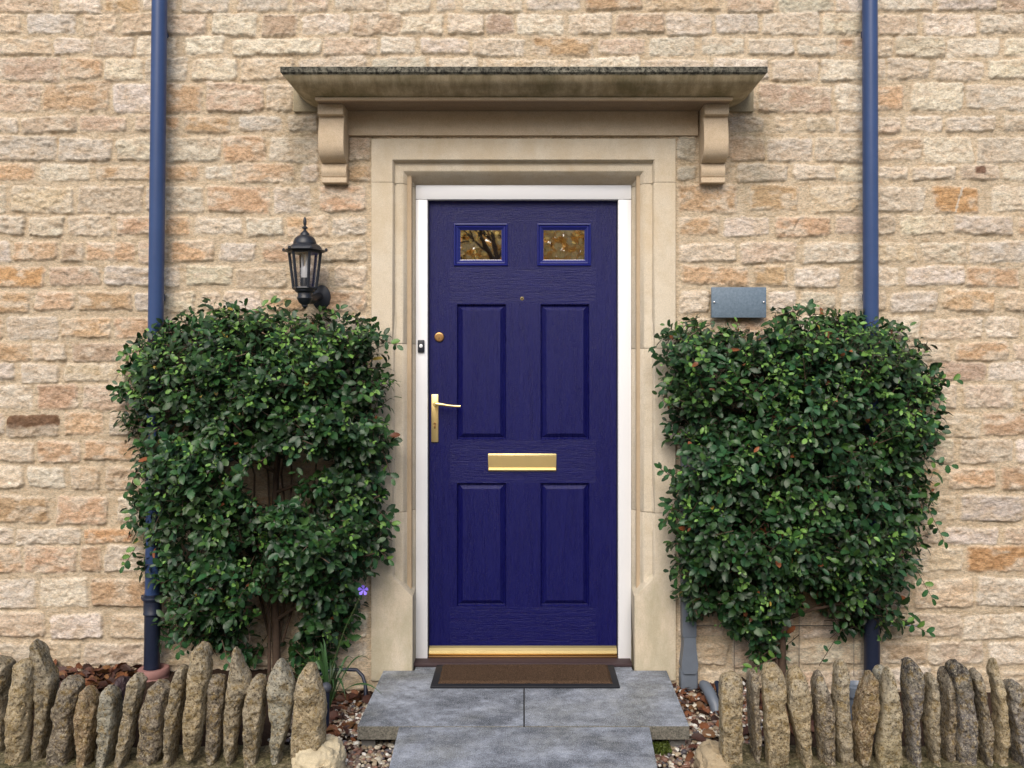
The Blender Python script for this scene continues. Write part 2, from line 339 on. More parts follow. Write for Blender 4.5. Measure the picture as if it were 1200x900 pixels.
PAL = dict(w=(.77, .69, .57), g=(.70, .635, .54), t=(.68, .56, .425), o=(.645, .46, .30), O=(.62, .385, .205), p=(.60, .465, .345), B=(.60, .52, .42), b=(.68, .58, .45))
def build_wall():
    st = 0.0048
    xs = np.arange(-3.3, 3.3, st); zs = np.arange(-.25, 3.6, st)
    X, Z = np.meshgrid(xs, zs)
    xw = X+.0075*fbm(X*20, Z*20, seed=3, oct=4)+.0035*noise(X*80, Z*80, seed=9)
    zw = Z+.0085*fbm(X*15, Z*26, seed=5, oct=4)+.0030*noise(X*80, Z*80, seed=19)
    mort = .0016+.0048*fbm(X*7, Z*7, seed=31, oct=3)+.0025*fbm(X*60, Z*60, seed=32, oct=2)
    H = mort.copy()
    mc = np.array((.655, .545, .40)); Cc = np.ones(X.shape+(3,))*mc*(1+.10*fbm(X*5, Z*5, seed=41)[..., None])
    ridA = fbm(X*16+Z*7, Z*26-X*5, seed=51, oct=5, ridged=True); ridB = fbm(X*30-Z*16, Z*34+X*12, seed=57, oct=4, ridged=True); low = fbm(X*9, Z*12, seed=61, oct=3)
    fine = .0022*noise(X*75+Z*20, Z*85, seed=91)+.0016*noise(X*140, Z*150, seed=92)
    rows = []
    for ln in SP.strip().splitlines():
        head, *items = ln.split('|'); y0, y1 = map(float, head.split(':')[1].split(','))
        its = [(float(a), float(b), c) for a, b, c in (i.split(',') for i in items)]
        rows.append((y0, y1, its))
    extra = []
    for y0, y1, its in rows:                                    # carry each course on beyond the frame
        x = its[0][0]-5
        while x > CX-3.3*256:
            wd = random.uniform(45, 85); extra.append((y0, y1, x-wd, x-.1, random.choice('wtotg'))); x -= wd+5
        x = its[-1][1]+5
        while x < CX+3.3*256:
            wd = random.uniform(45, 85); extra.append((y0, y1, x, x+wd, random.choice('wwtgo'))); x += wd+5
    y = -14
    while y > -110:                                             # courses above the frame
        hh = random.uniform(20, 30); x = CX-3.3*256
        while x < CX+3.3*256:
            wd = random.uniform(40, 85); extra.append((y-hh, y, x, x+wd, random.choice('wwtg'))); x += wd+4
        y -= hh+4
    allst = [(y0, y1, a, b, c) for y0, y1, its in rows for a, b, c in its]+extra
    for i, (y0, y1, a, b, ck) in enumerate(allst):
        rd = random.Random(i*31+5)
        if rd.random() < .16: ck = rd.choice('wtgop') if ck not in 'OBb' else ck
        j = 0 if ck in 'OBb' else rd.uniform(-3.0, 2.0)
        x0, x1 = (a-CX)/256-.001, (b-CX)/256+.001; z1, z0 = CZ+(HY-y0+rd.uniform(-1, 2.5))/256, CZ+(HY-y1-max(-1, rd.uniform(-1.5, 2.5)))/256
        i0, i1 = int((x0-.03-xs[0])/st), int((x1+.03-xs[0])/st)+1; k0, k1 = int((z0-.03-zs[0])/st), int((z1+.03-zs[0])/st)+1
        i0 = max(i0, 0); k0 = max(k0, 0); i1 = min(i1, len(xs)); k1 = min(k1, len(zs))
        if i1-i0 < 3 or k1-k0 < 3: continue
        S = np.s_[k0:k1, i0:i1]
        cx, cz, hx, hz = (x0+x1)/2, (z0+z1)/2, (x1-x0)/2, (z1-z0)/2
        dx = xw[S]-cx; dz = zw[S]-cz
        sl_, tp = rd.uniform(-.045, .045), rd.uniform(-.07, .07)
        skx = rd.uniform(-.10, .10)
        dz2 = dz-sl_*dx; dx2 = dx-skx*dz
        hzz = hz*(1+tp*dx/max(hx, .05))
        r = rd.uniform(.010, .022)
        qx = np.maximum(abs(dx2)-(hx-r), 0); qz = np.maximum(abs(dz2)-(hzz-r), 0)
        sd = np.where((qx > 0) & (qz > 0), r-np.sqrt(qx**2+qz**2), np.minimum(hx-abs(dx2), hzz-abs(dz2)))
        t = sstep(-.001, rd.uniform(.004, .009), sd)
        rough = rd.uniform(.75, 1.25)
        ph = rd.uniform(0, 50)
        tilt = rd.uniform(-.05, .02)*dz+rd.uniform(-.015, .015)*dx
        hs = .0008+rd.uniform(-.002, .0045)+.0047*sstep(0, .011, sd)+tilt*.6+.0050*rough*low[S]+.0052*rough*ridA[S]+.0046*rough*ridB[S]+fine[S]
        # chiselled margin: a few stones are split into bigger facets
        fac = np.abs(((dx*math.cos(ph)+dz*2*math.sin(ph))*14+low[S]*1.5+ph) % 2-1)
        hs += .004*rd.random()*fac
        hh = H[S]*(1-t)+np.maximum(hs, H[S]-.006)*t
        H[S] = hh
        base = np.array(PAL[ck])*rd.uniform(.86, 1.12)*np.array([1, rd.uniform(.97, 1.02), rd.uniform(.94, 1.05)])
        n = fbm(X[S]*16+ph, Z[S]*30, seed=71, oct=5)[..., None]
        alt = np.array(PAL['w'])*.98 if ck in 'oOtp' else np.array(PAL['t'])
        mixf = np.clip(n*1.8+rd.uniform(-.2, .3), 0, .65)
        cc = base*(1-mixf)+alt*mixf
        edge = (1-sstep(.0, .02, sd))[..., None]
        cc = cc*(1-edge*.45)+np.array((.80, .72, .60))*edge*.45  # pale rims put edge highlights into the stone colour
        if ck == 'B':
            u = sstep(-.012, .004, dz+.008*noise(X[S]*40, Z[S]*40, seed=3))[..., None]; cc = cc*(1-u)+np.array((.22, .135, .085))*u
        if ck == 'b':
            u = (sstep(.026, .016, abs(dx+.0))*sstep(.024, .014, abs(dz-.012)))[..., None]; cc = cc*(1-u)+np.array((.25, .155, .11))*u
        if ck == 'O' and a > 1000 and y0 < 300:
            u = sstep(.006, .002, abs(dx-.015-dz*.25))[..., None]; cc = cc*(1-u)+np.array(PAL['g'])*u
        Cc[S] = Cc[S]*(1-t[..., None])+cc*t[..., None]
    # hairline recesses, with cavity shade also darkened into their colour
    crk = sstep(.045, .0, np.abs(fbm(X*6, Z*14, seed=133, oct=4)))*sstep(.1, .35, noise(X*3.1, Z*3.7, seed=134)); Cc = Cc*(1-.22*crk[..., None]); H = H-.0025*crk
    # weathering stains under both ends of the canopy; paler masonry high on the right
    px, py = CX+X*256, HY-(Z-CZ)*256
    g = 0
    for cx, cy, rx, ry, a in ((352, 165, 20, 55, .62), (347, 215, 16, 40, .35), (884, 160, 22, 40, .55), (888, 205, 22, 30, .5), (805, 180, 14, 40, .35), (420, 185, 16, 30, .35)):
        g = np.maximum(g, a*np.exp(-(((px-cx)/rx)**2+((py-cy)/ry)**2))*(.7+.6*fbm(X*20, Z*9, seed=88)))
    g = np.clip(g, 0, .8)[..., None]
    Cc = Cc*(1-g)+np.array((.19, .17, .11))*g
    V = np.stack([X, -H, Z], -1).reshape(-1, 3)
    nz, nx = X.shape
    idx = np.arange(nz*nx).reshape(nz, nx)
    F = np.stack([idx[:-1, :-1], idx[:-1, 1:], idx[1:, 1:], idx[1:, :-1]], -1)
    xm = (xs[:-1]+xs[1:])/2; zm = (zs[:-1]+zs[1:])/2
    XM, ZM = np.meshgrid(xm, zm)
    keep = ~((XM > -.66) & (XM < .65) & (ZM < 2.37))
    return fast_mesh('rubble_wall', V, F[keep], Cc.reshape(-1, 3))

house = empty('cottage_front', 'honey limestone cottage front with blue panelled front door under a stone canopy', 'house')
put('rubble_wall', build_wall(), M_WALL, house)
bm = bmesh.new()
add_box(bm, -3.3, -.70, .06, .30, -.25, 3.6); add_box(bm, .70, 3.3, .06, .30, -.25, 3.6); add_box(bm, -.6995, .6995, .06, .30, 2.42, 3.6)
add_box(bm, -.6995, -.52, .04, .30, -.25, 2.419); add_box(bm, .52, .6995, .04, .30, -.25, 2.419); add_box(bm, -.5195, .5195, .14, .30, 2.25, 2.419)
bm_obj('wall_core', bm, M_MORT, house)
bm = bmesh.new(); add_box(bm, -.6, .6, .302, .32, -.25, 2.5); bm_obj('inner_lining', bm, M_DARK, house)

# ------------------------------------------------------------ door surround
OPX0, OPX1, OPZ = -.508, .504, 2.236      # opening edges
PROF = [(0, .115), (0, .100), (.020, .062), (.045, .016), (.050, .013), (.083, .011), (.086, .006), (.089, -.012), (.093, -.016), (.187, -.016), (.189, -.010), (.189, .03)]
mortar = box('surround_backing', -.6, .59, .125, .135, -.05, 2.30, M_MORT, None, 0)
bm_free = mortar.data; bpy.data.objects.remove(mortar)
sur_bm = bmesh.new()
for a, b in ((-.690, -.515), (.511, .684)): add_box(sur_bm, a, b, .112, .13, -.04, 2.3)
surround = bm_obj('door_surround', sur_bm, M_MORT, house)
def jamb(side, z0, z1, foot=False):
    us = [0, 0, .003, .006, .009, .012, .016, .020, .024, .028, .032, .036, .040, .045, .050, .055, .06, .066, .072, .078, .083, .086, .089, .093, .12, .15, .187, .189, .189] if foot else [0, 0, .006, .012, .020, .03, .045, .050, .06, .083, .086, .089, .093, .12, .15, .187, .189, .189]
    def my(u, k):
        if k == 0: return .115
        if k == len(us)-1: return .03
        return float(np.interp(u, [p[0] for p in PROF[1:-1]], [p[1] for p in PROF[1:-1]]))
    if foot: zz = sorted(set([z0, z0+.002, .2, .32]+[.325+.0025*i for i in range(0, 52)]+[.46, z1-.002, z1]))
    else: zz = [z0, z0+.002, z1-.002, z1]
    V = []; 
    for z in zz:
        ins = .002 if z in (z0, z1) else 0
        for k, u in enumerate(us):
            y = my(u, k)
            if foot and 0 < k < len(us)-1:
                t = float(np.clip((z-(.335+u))/.012, 0, 1)); y = -.016*(1-t)+y*t
                if u >= .187: y = max(y, -.012)
                if k == 1 and z < .34: y = -.014
            x = (OPX0-u) if side < 0 else (OPX1+u)
            V.append((x, y+ins, z))
    n = len(us); F = []
    for i in range(len(zz)-1):
        for k in range(n-1):
            q = (i*n+k, i*n+k+1, (i+1)*n+k+1, (i+1)*n+k); F.append(q if side > 0 else q[::-1])
    me = bpy.data.meshes.new('jamb_block'); me.from_pydata(V, [], F)
    bmm = bmesh.new(); bmm.from_mesh(me)
    bmesh.ops.holes_fill(bmm, edges=[e for e in bmm.edges if e.is_boundary], sides=0)
    return bm_obj('jamb_block', bmm, M_DRESS, surround, smooth=True)
J = [-.05, .455, 1.465, 2.216]
for side in (-1, 1):
    zc = (.10, 1.49 if side < 0 else 1.468)
    jamb(side, -.05, .715, True); jamb(side, .717, zc[1]-.001); jamb(side, zc[1]+.001, 2.225)
# lintel with the same moulding returning across the head
V = []; F = []
n = len(PROF)
def ring(xl, xr):
    pass
cols = []
for k, (u, y) in enumerate(PROF):
    if u == 0: cols.append([(OPX0, y, 2.227), (OPX0, y, OPZ), (OPX1, y, OPZ), (OPX1, y, 2.227)])
    else: cols.append([(OPX0-u, y, 2.227), (OPX0-u, y, OPZ+u), (OPX1+u, y, OPZ+u), (OPX1+u, y, 2.227)])
for c_ in cols: V += c_
for k in range(n-1):
    for j in range(3): F.append((k*4+j, (k+1)*4+j, (k+1)*4+j+1, k*4+j+1))
me = bpy.data.meshes.new('lintel'); me.from_pydata(V, [], F); b2 = bmesh.new(); b2.from_mesh(me)
bm_obj('lintel', b2, M_DRESS, surround, smooth=True)
box('frieze_block', PX(407), PX(817), -.020, .05, 2.438, 2.5485, M_CORB, house, .002)

# ------------------------------------------------------------ canopy with corbels
W0, D0, E = .909, .19, .12
PR = [(0, 2.549), (0, 2.5605), (.006, 2.5612), (.030, 2.5655), (.055, 2.5735), (.078, 2.586), (.097, 2.602), (.110, 2.616), (.118, 2.6265), (.120, 2.628), (.1205, 2.6500), (.119, 2.6515)]
V = []; F = []
for e, z in PR:
    wv, dv = W0+e, D0+e
    V += [(-wv, .02, z), (-wv, -dv, z), (wv, -dv, z), (wv, .02, z)]
n = len(PR)
for k in range(n-1):
    for j in range(3): F.append((k*4+j, k*4+j+1, (k+1)*4+j+1, (k+1)*4+j))
i0 = len(V); wv, dv = W0+.119, D0+.119
V += [(-wv, .02, 2.70), (wv, .02, 2.70)]
a = (n-1)*4; F += [(a+1, a+2, i0+1, i0), (a, a+1, i0), (a+3, i0+1, a+2)]
me = bpy.data.meshes.new('canopy'); me.from_pydata(V, [], F); b2 = bmesh.new(); b2.from_mesh(me)
for f in b2.faces: f.smooth = True
canopy = bm_obj('canopy', b2, M_CANOPY, house, smooth=True, label='projecting moulded stone canopy, streaked brown and black along its top edge')
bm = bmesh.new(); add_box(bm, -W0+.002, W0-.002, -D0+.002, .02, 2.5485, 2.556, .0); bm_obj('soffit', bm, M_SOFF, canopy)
bm = bmesh.new(); add_box(bm, -W0-.002, W0+.002, -D0-.0025, -D0+.02, 2.5475, 2.5585, .001); bm_obj('fillet', bm, M_CORB, canopy)
for a, b in ((PX(345), PX(373)), (PX(853), PX(882))): box('end_block', a, b, -.018, .03, PZ(132), PZ(104), dressed('stained_block', (.30, .26, .18)) , house, .002)
def corbel(x0, x1):
    pr = [(.0, 2.548), (.128, 2.548), (.129, 2.546), (.129, 2.505), (.128, 2.503), (.118, 2.5025)]
    for i in range(15):
        t = i/14; z = 2.50-.192*t
        pr.append((float(np.interp(t, [0, .12, .3, .5, .68, .82, .91, .97, 1], [.100, .107, .116, .121, .120, .112, .100, .084, .066])), z))
    pr += [(.052, 2.306), (.044, 2.303)]
    for i in range(8):
        t = i/7; pr.append((.046+.012*math.sin(math.pi*(.05+t*.9)), 2.300-.056*t))
    pr += [(.038, 2.243), (.050, 2.240), (.052, 2.238), (.052, 2.218), (.050, 2.216), (0, 2.216)]
    bm = bmesh.new(); poly = [(-d, z) for d, z in pr]; n = len(poly)
    def loop(x, ins): return [bm.verts.new((x, y if abs(y) < 1e-6 else y+ins, z)) for y, z in poly]
    L = [loop(x0, .002), loop(x0+.002, 0), loop(x1-.002, 0), loop(x1, .002)]
    for a, b in zip(L, L[1:]):
        for i in range(n): bm.faces.new((a[i], a[(i+1) % n], b[(i+1) % n], b[i]))
    bm.faces.new(L[0][::-1]); bm.faces.new(L[-1])
    return bm_obj('corbel', bm, M_CORB, canopy, smooth=True)
corbel(-.914, -.8015); corbel(.8005, .9095)

# ------------------------------------------------------------ door frame, sill, door
frame = box('door_frame', OPX0+.0005, OPX1-.0005, .094, .17, 2.168, OPZ-.0005, M_UPVC, house, .003)
RL = .13; s_ = s_at(-RL); DX0, DX1, DZ0, DZ1 = (503-CX)/s_, (722.5-CX)/s_, PZ(757.5, -RL), PZ(233, -RL)
box('side_frame', OPX0+.0005, DX0-.004, .0955, .17, .004, 2.1675, M_UPVC, frame, .003)
box('side_frame', DX1+.004, OPX1-.0005, .0955, .17, .004, 2.1675, M_UPVC, frame, .003)
box('sealing_strip', DX0-.0038, DX0-.0005, .122, .16, .02, 2.167, M_DARK, frame, 0)
box('sealing_strip', DX1+.0005, DX1+.0038, .122, .16, .02, 2.167, M_DARK, frame, 0)
sill = box('door_sill', PX(486, -.06)-.004, PX(739, -.06)+.004, .024, .20, .0005, .0175, M_SILL, house, .004)
sill2 = box('threshold', DX0, DX1, .098, .16, .0178, .0275, M_BRONZE, sill, .002)

def qgrid(bm, xs, zs, y, holes):
    vs = {}
    def v(x, z):
        k = (round(x, 6), round(z, 6))
        if k not in vs: vs[k] = bm.verts.new((x, y, z))
        return vs[k]
    for a, b in zip(xs, xs[1:]):
        for c, d in zip(zs, zs[1:]):
            mx, mz = (a+b)/2, (c+d)/2
            if any(h[0] < mx < h[1] and h[2] < mz < h[3] for h in holes): continue
            bm.faces.new((v(a, c), v(b, c), v(b, d), v(a, d)))
def rect_rings(bm, r, prof, y0, fill=True):
    prev = None
    for ins, dy in prof:
        a = [bm.verts.new(p) for p in ((r[0]+ins, y0+dy, r[2]+ins), (r[1]-ins, y0+dy, r[2]+ins), (r[1]-ins, y0+dy, r[3]-ins), (r[0]+ins, y0+dy, r[3]-ins))]
        if prev:
            for i in range(4): bm.faces.new((prev[i], prev[(i+1) % 4], a[(i+1) % 4], a[i]))
        prev = a
    if fill: bm.faces.new(prev)
def dr(x0, x1, y0, y1): return (PX(x0, -RL), PX(x1, -RL), PZ(y1, -RL), PZ(y0, -RL))
panels = [dr(535, 593.5, 356, 515.5), dr(633, 691, 356, 515.5), dr(535, 593.5, 565.5, 711), dr(633, 691, 565.5, 711)]
lights = [dr(532.5, 594.5, 262.5, 311), dr(630, 692, 262.5, 311)]
holes = panels+lights
gx = sorted(set([DX0, DX1]+[h[i] for h in holes for i in (0, 1)])); gz = sorted(set([DZ0, DZ1]+[h[i] for h in holes for i in (2, 3)]))
bm = bmesh.new(); qgrid(bm, gx, gz, RL, holes)
PPR = [(0, 0), (.0008, -.0012), (.0025, -.001), (.0045, .0085), (.0075, .0125), (.0095, .0115), (.0115, .0135), (.0275, .0022), (.0300, .0004), (.033, .0003)]
for r in panels: rect_rings(bm, r, PPR, RL)
for a, b, cc in ((DX0, DX0, 0), (DX1, DX1, 0)):
    vs = [bm.verts.new(p) for p in ((a, RL, DZ0), (a, RL+.04, DZ0), (a, RL+.04, DZ1), (a, RL, DZ1))]; bm.faces.new(vs)
me = bpy.data.meshes.new('front_door'); bm.to_mesh(me); bm.free()
door = put('front_door', me, M_DOOR, house, label='deep blue woodgrain front door with four raised panels and two small panes')
box('door_core', DX0+.002, DX1-.002, RL+.035, RL+.045, DZ0, DZ1, M_DARK, door, 0)
M_BAR = simple('brass_bar', (.34, .27, .13), .30, .5, 1., 12, .1)
for r in lights:
    bm = bmesh.new()
    e = .003
    rr = (r[0]-e, r[1]+e, r[2]-e, r[3]+e)
    rect_rings(bm, rr, [(0, .0008), (.0005, -.004), (.002, -.0065), (.006, -.007), (.009, -.0045), (.0105, .000), (.013, -.0015), (.018, -.001), (.022, .0015), (.026, .005), (.030, .0065), (.032, .014)], RL, False)
    bm_obj('glazing_frame', bm, M_GLAZ, door, smooth=False)
    bm = bmesh.new(); vs = [bm.verts.new(p) for p in ((rr[0]+.030, RL+.011, rr[2]+.030), (rr[1]-.030, RL+.011, rr[2]+.030), (rr[1]-.030, RL+.011, rr[3]-.030), (rr[0]+.030, RL+.011, rr[3]-.030))]; bm.faces.new(vs)
    me = bpy.data.meshes.new('glass_pane'); bm.to_mesh(me); bm.free(); put('glass_pane', me, M_GLASS, door)
# brassware
yF = RL
hx0, hx1, hz0, hz1 = PX(505.5, -RL), PX(514, -RL), PZ(518, -RL), PZ(462, -RL)
box('handle_plate', hx0, hx1, yF-.009, yF-.0005, hz0, hz1, M_BRASS, door, .003)
lx, lz = PX(509.5, -.08), PZ(474, -.09)
bm = bmesh.new(); add_lathe(bm, [(.0105, 0.), (.0105, .006), (.008, .009), (.008, .045), (.0085, .050), (.006, .053)], (lx, yF-.008, lz), 20, 'Y')
add_tube(bm, [(lx-.006, yF-.052, lz+.002), (lx+.01, yF-.053, lz+.003), (lx+.03, yF-.054, lz+.001), (lx+.06, yF-.054, lz-.004), (lx+.09, yF-.052, lz-.007), (lx+.120, yF-.050, lz-.008)], [.006, .0085, .0075, .0055, .0055, .0062], 14)
bm_obj('lever_handle', bm, M_BRASS, door, smooth=True)
kx, kz = PX(509.8, -RL), PZ(498, -RL)
bm = bmesh.new(); add_lathe(bm, [(.0062, 0), (.0062, .004), (.0058, .0045)], (kx, yF-.0092, kz+.006), 16, 'Y'); add_box(bm, kx-.0042, kx+.0042, yF-.0135, yF-.0092, kz-.016, kz+.003, .001)
bm_obj('key_cylinder', bm, M_BRONZE, door, smooth=True)
bm = bmesh.new(); add_lathe(bm, [(.0013, 0), (.0013, .002)], (kx, yF-.0122, kz+.007), 10, 'Y'); bm_obj('keyhole', bm, M_DARK, door)
bm = bmesh.new(); lc = (PX(514.8, -RL), yF, PZ(395, -RL)); add_lathe(bm, [(.0235, 0), (.0235, .004), (.021, .008), (.0165, .009), (.016, .0075), (.0135, .0075), (.013, .009), (.003, .0092)], lc, 28, 'Y'); lock = bm_obj('lock_cylinder', bm, M_BRONZE, door, smooth=True)
bm = bmesh.new(); add_box(bm, lc[0]-.0015, lc[0]+.0015, yF-.011, yF-.0093, lc[2]-.010, lc[2]-.002); bm_obj('keyhole', bm, M_DARK, door)
bm = bmesh.new(); pc = (PX(611.7, -RL), yF, PZ(350, -RL)); add_lathe(bm, [(.0085, 0), (.0085, .002), (.006, .004), (.005, .0025)], pc, 18, 'Y'); bm_obj('peephole', bm, M_BRASS, door, smooth=True)
bm = bmesh.new(); add_lathe(bm, [(.0042, 0), (.0042, .001), (.002, .0018)], (pc[0], yF-.0028, pc[2]), 14, 'Y'); bm_obj('peephole_lens', bm, M_DARK, door, smooth=True)
px0, px1, pz0, pz1 = PX(572, -RL), PX(652, -RL), PZ(552, -RL), PZ(531.5, -RL)
bm = bmesh.new(); add_box(bm, px0, px1, yF-.006, yF-.0004, pz0, pz1, .0025); letter = bm_obj('letter_plate', bm, M_BRASS, door, smooth=True)
bm = bmesh.new(); poly = [(yF-.0062, pz1-.009), (yF-.0095, pz1-.012), (yF-.0090, pz0+.018), (yF-.0140, pz0+.0135), (yF-.0150, pz0+.008), (yF-.0062, pz0+.006)]
add_prism(bm, poly, px0+.003, px1-.003); bm_obj('letter_flap', bm, M_BRASS, door)
bm = bmesh.new(); add_box(bm, px0+.002, px1-.002, yF-.0072, yF-.0060, pz1-.0098, pz1-.0085); bm_obj('flap_slot', bm, M_DARK, door)
# weather bar
poly = [(yF-.001, PZ(757.5, -RL)+.004), (yF-.010, PZ(758.5, -RL)), (yF-.020, PZ(761, -RL)), (yF-.024, PZ(764, -RL)), (yF-.021, PZ(765.5, -RL)), (yF-.008, PZ(766.3, -RL)), (yF-.001, PZ(766, -RL))]
bm = bmesh.new(); add_prism(bm, poly, DX0+.001, DX1-.001); bm_obj('draught_bar', bm, M_BAR, door)

# doorbell on the frame
bell = empty('doorbell', 'small black doorbell with a white button on the white door frame', 'doorbell', None, (PX(493.5, -.09), .0955, PZ(405.7, -.09)))
bm = bmesh.new(); add_box(bm, -.0155, .0155, -.011, 0, -.029, .029, .003); bm_obj('bell_case', bm, M_IRON, bell, smooth=True)
bm = bmesh.new(); add_lathe(bm, [(.0085, 0), (.0085, .002), (.006, .0035)], (0, -.011, .001), 20, 'Y'); bm_obj('bell_button', bm, M_UPVC, bell, smooth=True)

# slate name plaque
pl = empty('wall_plaque', 'blank blue-grey slate plaque screwed to the stone wall above the right shrub', 'plaque', None, (PX(866, .05), -.035, PZ(354.3, .05)))
bm = bmesh.new(); add_box(bm, -.124, .124, -.014, .0, -.069, .069, .0015); bm_obj('slate_slab', bm, M_SLATE, pl, smooth=True)
for sx in (-.112, .112):
    bm = bmesh.new(); add_lathe(bm, [(.0055, 0), (.0055, .002), (.004, .005), (.002, .006)], (sx, -.014, .001), 16, 'Y'); bm_obj('screw', bm, M_STEEL, pl, smooth=True)
    bm = bmesh.new(); add_lathe(bm, [(.004, 0), (.004, .03)], (sx, .028, .001), 8, 'Y'); bm_obj('spacer', bm, M_STEEL, pl)

# ------------------------------------------------------------ drainpipes
def pipe(top_px, bot_px, y_bot, label, collar):
    d = .078; xt, xb, zt, zb = PX(top_px, d), PX(bot_px, d), 3.6, PZ(y_bot, d)
    zpx0 = PZ(0, d); slope = (xt-xb)/(zpx0-zb); X = lambda z: xb+slope*(z-zb)
    root = empty('drainpipe', label, 'drainpipe', 'tall blue drainpipes on the wall', (xb, -d, zb))
    L = lambda x, z: (x-xb, 0, z-zb)
    zc = PZ(708, d) if collar else PZ(640, d)
    bm = bmesh.new(); zz = np.linspace(zc, zt, 12); add_tube(bm, [L(X(z), z) for z in zz], .0335, 28); bm_obj('upper_pipe', bm, M_PIPE, root, smooth=True)
    bm = bmesh.new(); add_tube(bm, [L(X(zc), zc-.001), L(xb, zb)], .0345, 28); bm_obj('lower_pipe', bm, M_PIPE2, root, smooth=True)  # darker navy paints in the shade on the pipe's lower length
    if collar:
        bm = bmesh.new(); add_lathe(bm, [(.036, -.045), (.040, -.043), (.040, -.036), (.0385, -.034), (.0385, .02), (.044, .022), (.046, .028), (.044, .034), (.0385, .036), (.038, .046), (.034, .047)], L(X(zc), zc), 28); bm_obj('pipe_socket', bm, M_PIPE2, root, smooth=True)
        bm = bmesh.new(); add_tube(bm, [(X(zc)-xb-.052, .01, zc-zb+.028), (X(zc)-xb-.035, .01, zc-zb+.028)], .012, 12); bm_obj('socket_lug', bm, M_PIPE2, root, smooth=True)
    for z in (2.95 if collar else 3.2,):
        pass
    # bracket back to the wall, hidden behind the pipe
    for z in (2.9, 1.7):
        bm = bmesh.new(); add_box(bm, X(z)-xb-.012, X(z)-xb+.012, .02, d-.0, z-zb-.015, z-zb+.015, .002); bm_obj('wall_bracket', bm, M_PIPE, root)
    return root, xb, zb, d
lp = pipe(187, 178, 783, 'tall blue drainpipe left of the door, standing in a clay collar', True)
rp = pipe(1019.3, 1022, 830, 'tall blue drainpipe right of the door, its foot behind the stone edging', False)
cl = empty('clay_collar', 'round pinkish clay drain collar at the foot of the left drainpipe', 'drain collar', None, (lp[1]+.008, -.078, lp[2]-.07))
bm = bmesh.new(); add_lathe(bm, [(.055, -.10), (.055, .0), (.063, .004), (.066, .014), (.066, .034), (.064, .038), (.067, .042), (.067, .068), (.063, .073), (.044, .073), (.040, .05)], (0, 0, 0), 32)
bm_obj('collar', bm, M_CLAY, cl, smooth=True)

# grey service duct beside the right jamb
sd0 = .05
gd = empty('service_duct', 'grey plastic duct running down the wall beside the right door jamb', 'duct', None, (PX(807.5, sd0), -sd0, -.1))
bx0 = PX(807.5, sd0)
bm = bmesh.new(); add_box(bm, -.032, .032, -.016, .045, PZ(746, sd0)+.1, 1.15, .003); bm_obj('duct_cover', bm, M_GREYP, gd, smooth=True)
bm = bmesh.new()
pts = [(.027, PZ(746, sd0)+.1), (.028, PZ(755, sd0)+.1), (.034, PZ(770, sd0)+.1), (.038, PZ(778, sd0)+.1), (.036, PZ(783, sd0)+.1), (.026, PZ(788, sd0)+.1)]
f_ = [bm.verts.new((-w_, -.022, z)) for w_, z in pts]+[bm.verts.new((w_, -.022, z)) for w_, z in pts[::-1]]
b_ = [bm.verts.new((v.co.x, .045, v.co.z)) for v in f_]
bm.faces.new(f_); n = len(f_)
for i in range(n): bm.faces.new((f_[i], f_[(i+1) % n], b_[(i+1) % n], b_[i]))
bm_obj('flared_shoe', bm, M_GREYP, gd, smooth=False)
bm = bmesh.new(); add_box(bm, -.040, .040, -.012, .045, -.05, PZ(784, sd0)+.1, .012, 4); bm_obj('duct_foot', bm, M_GREYP, gd, smooth=True)
ge = empty('cable_elbow', 'short grey plastic pipe elbow rising from the gravel beside the duct', 'pipe', None, (PX(833, .2), -.2, -.11))
bm = bmesh.new(); add_tube(bm, [(-.012, .10, .075), (-.012, .05, .085), (-.005, .0, .075), (.008, -.05, .04), (.014, -.07, -.02)], [.020, .024, .025, .024, .022], 18); bm_obj('elbow', bm, M_GREYP, ge, smooth=True)
bm = bmesh.new(); add_tube(bm, [(.038, .06, .10), (.040, .03, .085), (.038, -.02, .05), (.040, -.05, -.02)], .011, 12); bm_obj('black_cable', bm, M_PIPE2, ge, smooth=True)
# dark gully pot behind the right edging
gp = empty('drain_gully', 'dark plastic drain gully behind the right stone edging', 'drain', None, (PX(1006, .3), -.3, -.06))
bm = bmesh.new(); add_lathe(bm, [(.045, -.06), (.045, .05), (.055, .055), (.055, .095), (.045, .10), (.035, .085)], (0, 0, 0), 24); bm_obj('gully_body', bm, M_GREYP, gp, smooth=True)
# garden hose near left jamb
bm = bmesh.new()
hp = [(PX(375, .12), -.12, PZ(790, .12)), (PX(388, .11), -.11, PZ(785.5, .11)), (PX(405, .10), -.10, PZ(784.5, .10)), (PX(418, .09), -.09, PZ(785, .09)), (PX(425, .10), -.10, PZ(792, .10)), (PX(428, .12), -.12, PZ(802, .12)), (PX(429, .14), -.14, -.10)]
add_tube(bm, hp, .008, 10); bm_obj('garden_hose', bm, M_PIPE2, None, smooth=True, label='dark grey hose bending down beside the foot of the left door jamb', cat='hose')
gs_ = empty('round_spike_light', 'small round grey garden light beside the last left edging stone', 'garden light', None, (PX(382, .45), -.45, -.08))
bm = bmesh.new(); add_lathe(bm, [(.002, -.022), (.012, -.019), (.020, -.010), (.0225, 0), (.020, .010), (.012, .019), (.002, .022)], (0, 0, PZ(806, .45)+.08), 24); bm_obj('light_globe', bm, simple('dark_grey_globe', (.05, .055, .07), .5, .3), gs_, smooth=True)
bm = bmesh.new(); add_lathe(bm, [(.013, -.02), (.015, PZ(806, .45)+.08-.018)], (0, 0, 0), 16); bm_obj('spike', bm, M_PIPE2, gs_, smooth=True)

